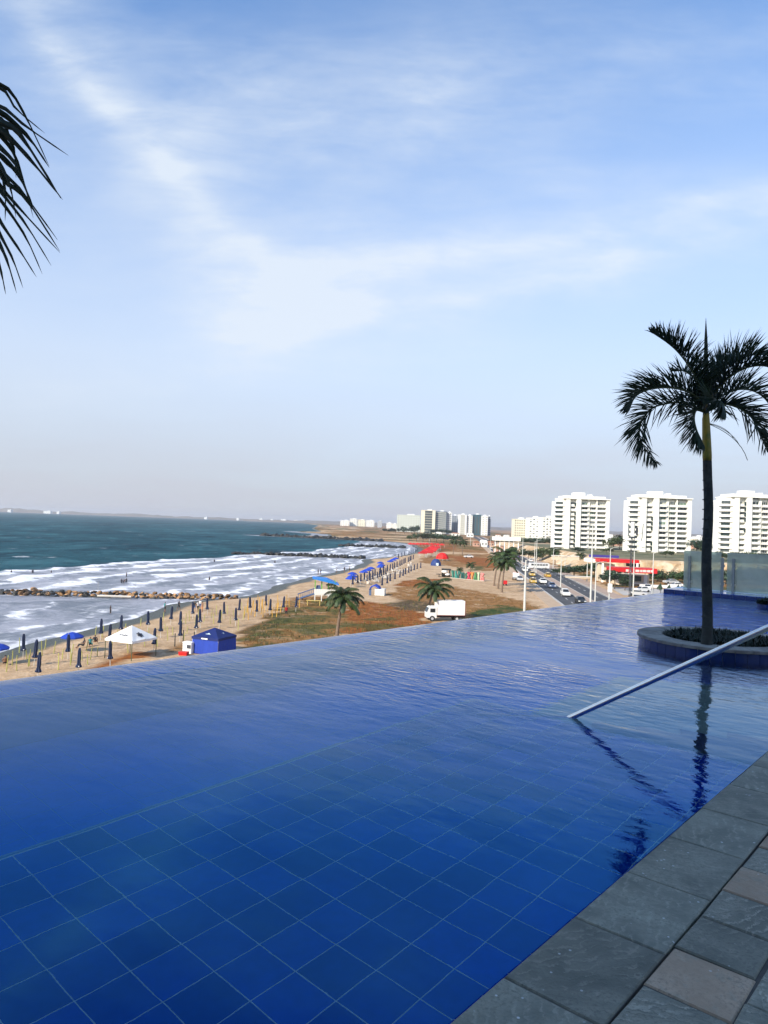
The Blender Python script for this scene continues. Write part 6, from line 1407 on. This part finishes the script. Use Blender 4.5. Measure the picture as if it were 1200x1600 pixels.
# ================================================================== PEOPLE
SKIN = mat('brown skin', (.22, .11, .065), .6); HAIR = mat('dark hair', (.012, .010, .009), .7)
CLO = dict(red=mat('red clothes', (.35, .02, .02), .8), dark=mat('dark clothes', (.02, .022, .03), .8), white=mat('white clothes', (.62, .62, .6), .8), blue=mat('blue clothes', (.03, .08, .25), .8), skin=SKIN, orange=mat('orange clothes', (.5, .16, .04), .8), teal=mat('teal clothes', (.03, .2, .2), .8))
def body_mesh(pose):
    J = dict(stand={'pel': (0, 0, .92), 'che': (0, .02, 1.32), 'nec': (0, .02, 1.48), 'hea': (0, -.01, 1.60), 'top': (0, 0, 1.70), 'sl': (-.19, .02, 1.40), 'el': (-.25, .03, 1.12), 'hl': (-.24, -.06, .86), 'sr': (.19, .02, 1.40), 'er': (.25, .03, 1.12), 'hr': (.25, -.06, .86), 'il': (-.10, 0, .88), 'kl': (-.11, -.02, .48), 'al': (-.11, .02, .08), 'fl': (-.12, -.14, .03), 'ir': (.10, 0, .88), 'kr': (.11, -.02, .48), 'ar': (.11, .02, .08), 'fr': (.12, -.14, .03)},
             walk={'pel': (0, 0, .90), 'che': (0, -.03, 1.30), 'nec': (0, -.04, 1.46), 'hea': (0, -.08, 1.58), 'top': (0, -.07, 1.68), 'sl': (-.19, -.03, 1.38), 'el': (-.24, .12, 1.14), 'hl': (-.22, .10, .90), 'sr': (.19, -.03, 1.38), 'er': (.24, -.14, 1.14), 'hr': (.22, -.30, .96), 'il': (-.10, 0, .86), 'kl': (-.11, -.20, .50), 'al': (-.11, -.22, .08), 'fl': (-.12, -.38, .04), 'ir': (.10, 0, .86), 'kr': (.11, .10, .48), 'ar': (.11, .34, .14), 'fr': (.12, .24, .03)},
             sit={'pel': (0, 0, .30), 'che': (0, .12, .68), 'nec': (0, .12, .84), 'hea': (0, .07, .96), 'top': (0, .08, 1.06), 'sl': (-.19, .12, .76), 'el': (-.27, .0, .52), 'hl': (-.2, -.26, .50), 'sr': (.19, .12, .76), 'er': (.27, .0, .52), 'hr': (.2, -.26, .50), 'il': (-.11, -.03, .28), 'kl': (-.15, -.42, .44), 'al': (-.14, -.66, .08), 'fl': (-.14, -.82, .04), 'ir': (.11, -.03, .28), 'kr': (.15, -.42, .44), 'ar': (.14, -.66, .08), 'fr': (.14, -.82, .04)})[pose]
    rad = dict(pel=.145, che=.155, nec=.055, hea=.10, top=.07, sl=.065, el=.045, hl=.035, sr=.065, er=.045, hr=.035, il=.09, kl=.062, al=.042, fl=.035, ir=.09, kr=.062, ar=.042, fr=.035)
    E = [('pel', 'che'), ('che', 'nec'), ('nec', 'hea'), ('hea', 'top'), ('che', 'sl'), ('sl', 'el'), ('el', 'hl'), ('che', 'sr'), ('sr', 'er'), ('er', 'hr'), ('pel', 'il'), ('il', 'kl'), ('kl', 'al'), ('al', 'fl'), ('pel', 'ir'), ('ir', 'kr'), ('kr', 'ar'), ('ar', 'fr')]
    names = list(J); me = bpy.data.meshes.new('body'); me.from_pydata([J[n_] for n_ in names], [(names.index(a), names.index(b)) for a, b in E], [])
    o = bpy.data.objects.new('body', me); COL.objects.link(o); sk = o.modifiers.new('skin', 'SKIN'); sk.use_smooth_shade = True
    for i, n_ in enumerate(names): v = me.skin_vertices[0].data[i]; v.radius = (rad[n_], rad[n_]*(.8 if n_ in ('pel', 'che') else 1)); v.use_root = n_ == 'pel'
    o.modifiers.new('sub', 'SUBSURF').levels = 1
    dg = bpy.context.evaluated_depsgraph_get(); out = bpy.data.meshes.new_from_object(o.evaluated_get(dg)); bpy.data.objects.remove(o)
    zt = J['top'][2]; zn = J['nec'][2]+.03; zp = J['pel'][2]
    out.materials.clear()
    for _ in range(4): out.materials.append(SKIN)
    for p_ in out.polygons:
        c_ = p_.center; inx = abs(c_.x) < .24
        if c_.z > zn+.10 and c_.y > -.14+J['hea'][1]*.5 and (c_.z > J['hea'][2]+.02 or c_.y > J['hea'][1]+.02): p_.material_index = 1
        elif zp+.08 < c_.z < zn-.02 and inx: p_.material_index = 2
        elif zp-(.36 if pose != 'sit' else .08) < c_.z <= zp+.08 and inx: p_.material_index = 3
    return out
BODY = {p_: body_mesh(p_) for p_ in ('stand', 'walk', 'sit')}
pv = {}
def person(x, y, pose, top_, bot, label, rz=None, sink=0., grp='people on the beach', z=None):
    key = (pose, top_, bot)
    if key not in pv:
        me = BODY[pose].copy(); me.materials[1] = HAIR; me.materials[2] = CLO[top_]; me.materials[3] = CLO[bot]; pv[key] = me
    p = ground(x, y) if z is None else P(x, y, z)
    o = link('person', pv[key], None, (p.x, p.y, p.z-sink), random.uniform(0, 6) if rz is None else rz); tag(o, label, 'person', grp)
    return o
random.seed(9)
for a in ((279, 954.5, 'walk', 'dark', 'dark', 'person in dark clothes walking at the wet sand edge'), (257.5, 957, 'stand', 'teal', 'dark', 'person in teal standing by the swash, left of the walker'), (309, 956, 'stand', 'white', 'dark', 'person in white top, middle of the bathing group'), (316, 957, 'stand', 'skin', 'orange', 'person in orange shorts at the right of the bathing group'), (303.5, 956, 'stand', 'dark', 'blue', 'person in dark top at the left of the bathing group'), (312.5, 953, 'stand', 'white', 'blue', 'person in white top and blue shorts behind the bathing group'),
          (130, 1012, 'sit', 'dark', 'dark', 'person in dark clothes seated by the open blue parasol'), (141, 1010, 'sit', 'teal', 'dark', 'person in teal seated right of the open blue parasol'), (148.5, 1006, 'sit', 'dark', 'skin', 'seated person farthest right of the open blue parasol'), (8, 1040, 'sit', 'skin', 'dark', 'bare backed person seated at the left edge'),
          (447, 964, 'stand', 'red', 'dark', 'person in red standing on the grass edge'), (497, 898, 'stand', 'dark', 'dark', 'person standing in the swash, left of the pair beyond the hut'), (501, 897.5, 'stand', 'dark', 'blue', 'person standing in the swash, right of the pair beyond the hut'), (538, 894, 'stand', 'dark', 'dark', 'dark figure on the wet sand beyond the blue roof'), (526, 895, 'stand', 'white', 'white', 'figure in white on the wet sand beyond the blue roof'), (546, 893, 'stand', 'white', 'dark', 'figure in white top right of the dark one on wet sand'),
          (625, 870, 'stand', 'dark', 'dark', 'tiny dark figure at the waterline before the red tents'), (617, 872, 'walk', 'dark', 'white', 'tiny walker at the waterline near the far parasols')):
    person(*a)
for x, y, lab, s_ in ((190, 912, 'left wader of the trio in the white surf', .5), (193.5, 912, 'middle wader of the trio in the white surf', .5), (197, 911, 'right wader of the trio in the white surf', .5), (197.5, 901, 'lone wader behind the trio in the surf', .6), (172.5, 958, 'wader with arms out in the calm water off the near beach', .45), (17.5, 896, 'bather at the foam line, leftmost', .8), (51, 895, 'bather at the foam line, second from the left', .8), (80, 895.5, 'bather at the foam line, third from the left', .9), (335, 878, 'bather far out beyond the groyne, left', .7), (327, 907.5, 'bather in the foam above the groyne end', .6), (429.5, 880, 'bather before the second groyne', .6)):
    person(x, y, 'stand', 'dark', 'dark', lab, sink=s_, grp='bathers in the sea', z=ZS+.03)

# ================================================================== TREES IN THEIR PLACES
rg = random.Random(19)
def grove(items, z, depth, grp, far, kind):
    for i, (x, y, h_, w_) in enumerate(items):
        tree_px(x, y, h_, w_, kind % ORD[i], z=z, depth=depth, grp=grp, far=far)
grove([(632, 834, 9, 13), (643, 834, 10, 14), (652, 834, 11, 10), (606, 830, 6, 12), (618, 831, 7, 12), (677, 838, 7, 16), (690, 838, 8, 16), (701, 838, 7, 14)], ZF, 1100, 'trees before the far group', True, 'dark tree at the foot of the far buildings, %s planted')
grove([(651, 845, 12, 9), (661, 846, 13, 15), (672, 847, 13, 15), (682, 848, 12, 14), (693, 849, 11, 15), (705, 850, 11, 16), (716, 850, 10, 12), (640, 843, 9, 8)], ZG, 640, 'hedge trees behind the red tents', False, 'rounded dark tree behind the red tents, %s in its row')
grove([(775, 838, 12, 18), (790, 838, 11, 16), (800, 840, 12, 15), (815, 842, 11, 18), (830, 846, 12, 20), (845, 848, 13, 20), (858, 850, 14, 18)], ZG, 600, 'trees below the far white blocks', False, 'dark tree below the far white blocks, %s from the left')
grove([(812, 866, 16, 18), (826, 868, 14, 16), (836, 866, 14, 16), (848, 868, 17, 20), (860, 870, 18, 22), (843, 874, 10, 14), (802, 864, 14, 16)], ZG, 345, 'trees along the inland side of the road', False, 'broad dark tree on the inland roadside, %s of the belt')
grove([(898, 884, 14, 22), (886, 890, 12, 18), (872, 880, 10, 16), (896, 900, 14, 26), (912, 902, 16, 24), (928, 910, 20, 26), (937, 918, 20, 20)], ZG, 235, 'shrubs between the pavement and the station', False, 'dense green shrub between pavement and station, %s from the road')
for x, y, h_, w_, d_, lab in ((960, 928, 25, 30, 190, 'large dark tree beside the station wall, left of the antenna mast'), (976, 932, 17, 17, 186, 'rounded tree touching the foot of the antenna mast'), (948, 925, 18, 20, 200, 'dark tree behind the meter box post')): tree_px(x, y, h_, w_, lab, depth=d_)
for i, (x, y, h_, w_) in enumerate(((1028, 906, 16, 26), (1042, 906, 15, 24), (1056, 906, 16, 26), (1070, 906, 16, 24), (1090, 906, 17, 26), (1105, 908, 18, 26), (1125, 908, 20, 30), (1150, 910, 22, 34), (1180, 910, 24, 36), (1205, 912, 24, 36))):
    tree_px(x, y, h_, w_, 'hedge shrub at the foot of the ochre bank, %s from the station' % ORD[i], depth=226, grp='hedge at the foot of the bank', low=True, name='hedge_shrub')
cone = crown_mesh(90, 500, .09, 1); 
for i, (v) in enumerate(cone.v): 
    z_ = (v[2]+.55)/1.1; f = max(.08, 1.0-z_); n_ = math.hypot(v[0], v[1]); cone.v[i] = (v[0]*f*1.5, v[1]*f*1.5, z_)
cone = cone.mesh('crown', LEAFS[2])
for i, (x, y, h_, w_) in enumerate(((1032, 927, 15, 12), (1046, 926, 12, 9), (1060, 925, 11, 8))):
    b_ = P(x, y, ZG); k = b_.y/FPX; o = thing('cone_shrub', 'cone shaped clipped shrub by the yard wall, %s' % ('largest, left', 'middle one', 'smallest, right')[i], 'shrub', b_, group='clipped cone shrubs'); c_ = link('crown', cone, o, (0, 0, .25)); c_.scale = (w_*k, w_*k, h_*k); t_ = link('trunk', TRK, o); t_.scale = (1.5, 1.5, .8)
for x, y, h_, w_, d_, lab in ((958, 866, 21, 24, 360, 'dark tree between the left and middle towers, left'), (968, 864, 20, 20, 420, 'dark tree between the left and middle towers, right'), (1088, 872, 21, 22, 350, 'dark tree between the middle and right towers, left'), (1101, 868, 17, 20, 350, 'dark tree between the middle and right towers, right'), (1040, 876, 9, 18, 300, 'dark shrub on the lip of the bank below the middle tower'), (903, 870, 10, 16, 300, 'dark shrub on the bank below the leftmost tower'), (948, 866, 8, 14, 320, 'shrub against the right foot of the leftmost tower')):
    tree_px(x, y, h_, w_, lab, z=ZT, depth=d_)
for i, x in enumerate(range(1128, 1215, 14)): tree_px(x, 876, 12, 18, 'dark shrub on the bank behind the glass balustrade, %s from the palm trunk' % ORD[i], z=ZT, depth=290, grp='bank shrubs behind the balustrade')
# grass tufts on the dune
m_ = MB(); rg = random.Random(6); TUFT = mat('dune grass', (.09, .10, .03), .8, .4, .5, second=(.22, .12, .04), sscale=.12)
cnt = 0
while cnt < 2200:
    x, y = rg.uniform(380, 860), rg.uniform(903, 1010); p = P(x, y, ZG); zn = zone(p.x, p.y)
    if rg.random() > max(zn)*.9 or p.x > road_l(p.y)-4 or p.y > 330: continue
    cnt += 1; s_ = rg.uniform(.2, .42)
    for _ in range(3):
        a_ = rg.uniform(0, 6.28); dx, dy = math.cos(a_)*s_*.35, math.sin(a_)*s_*.35; z0 = ZG-.12
        m_.add([(p.x-dy*.5, p.y+dx*.5, z0), (p.x+dy*.5, p.y-dx*.5, z0), (p.x+dx, p.y+dy, z0+s_*1.1)], [(0, 1, 2)])
o = m_.build('dune_grass', TUFT, kind='stuff'); tag(o, 'dry grass tufts on the sandy ground behind the beach', 'grass')

# ================================================================== AIR
hz = MB(); hz.box((0, 4300, (ZS-1.5+46)/2), (18400, 9900, 46-(ZS-1.5)))
hm = bpy.data.materials.new('thin sea haze'); hm.use_nodes = True; q = N(hm.node_tree); q.n.clear()
vol = q.node('ShaderNodeVolumePrincipled'); vol.inputs['Color'].default_value = (.93, .95, 1.0, 1); vol.inputs['Density'].default_value = 1.1e-4; vol.inputs['Anisotropy'].default_value = .25
q.l.new(vol.outputs[0], q.node('ShaderNodeOutputMaterial').inputs['Volume'])
o = hz.build('haze', hm, kind='stuff'); tag(o, 'thin pale sea haze over the whole coast', 'haze')
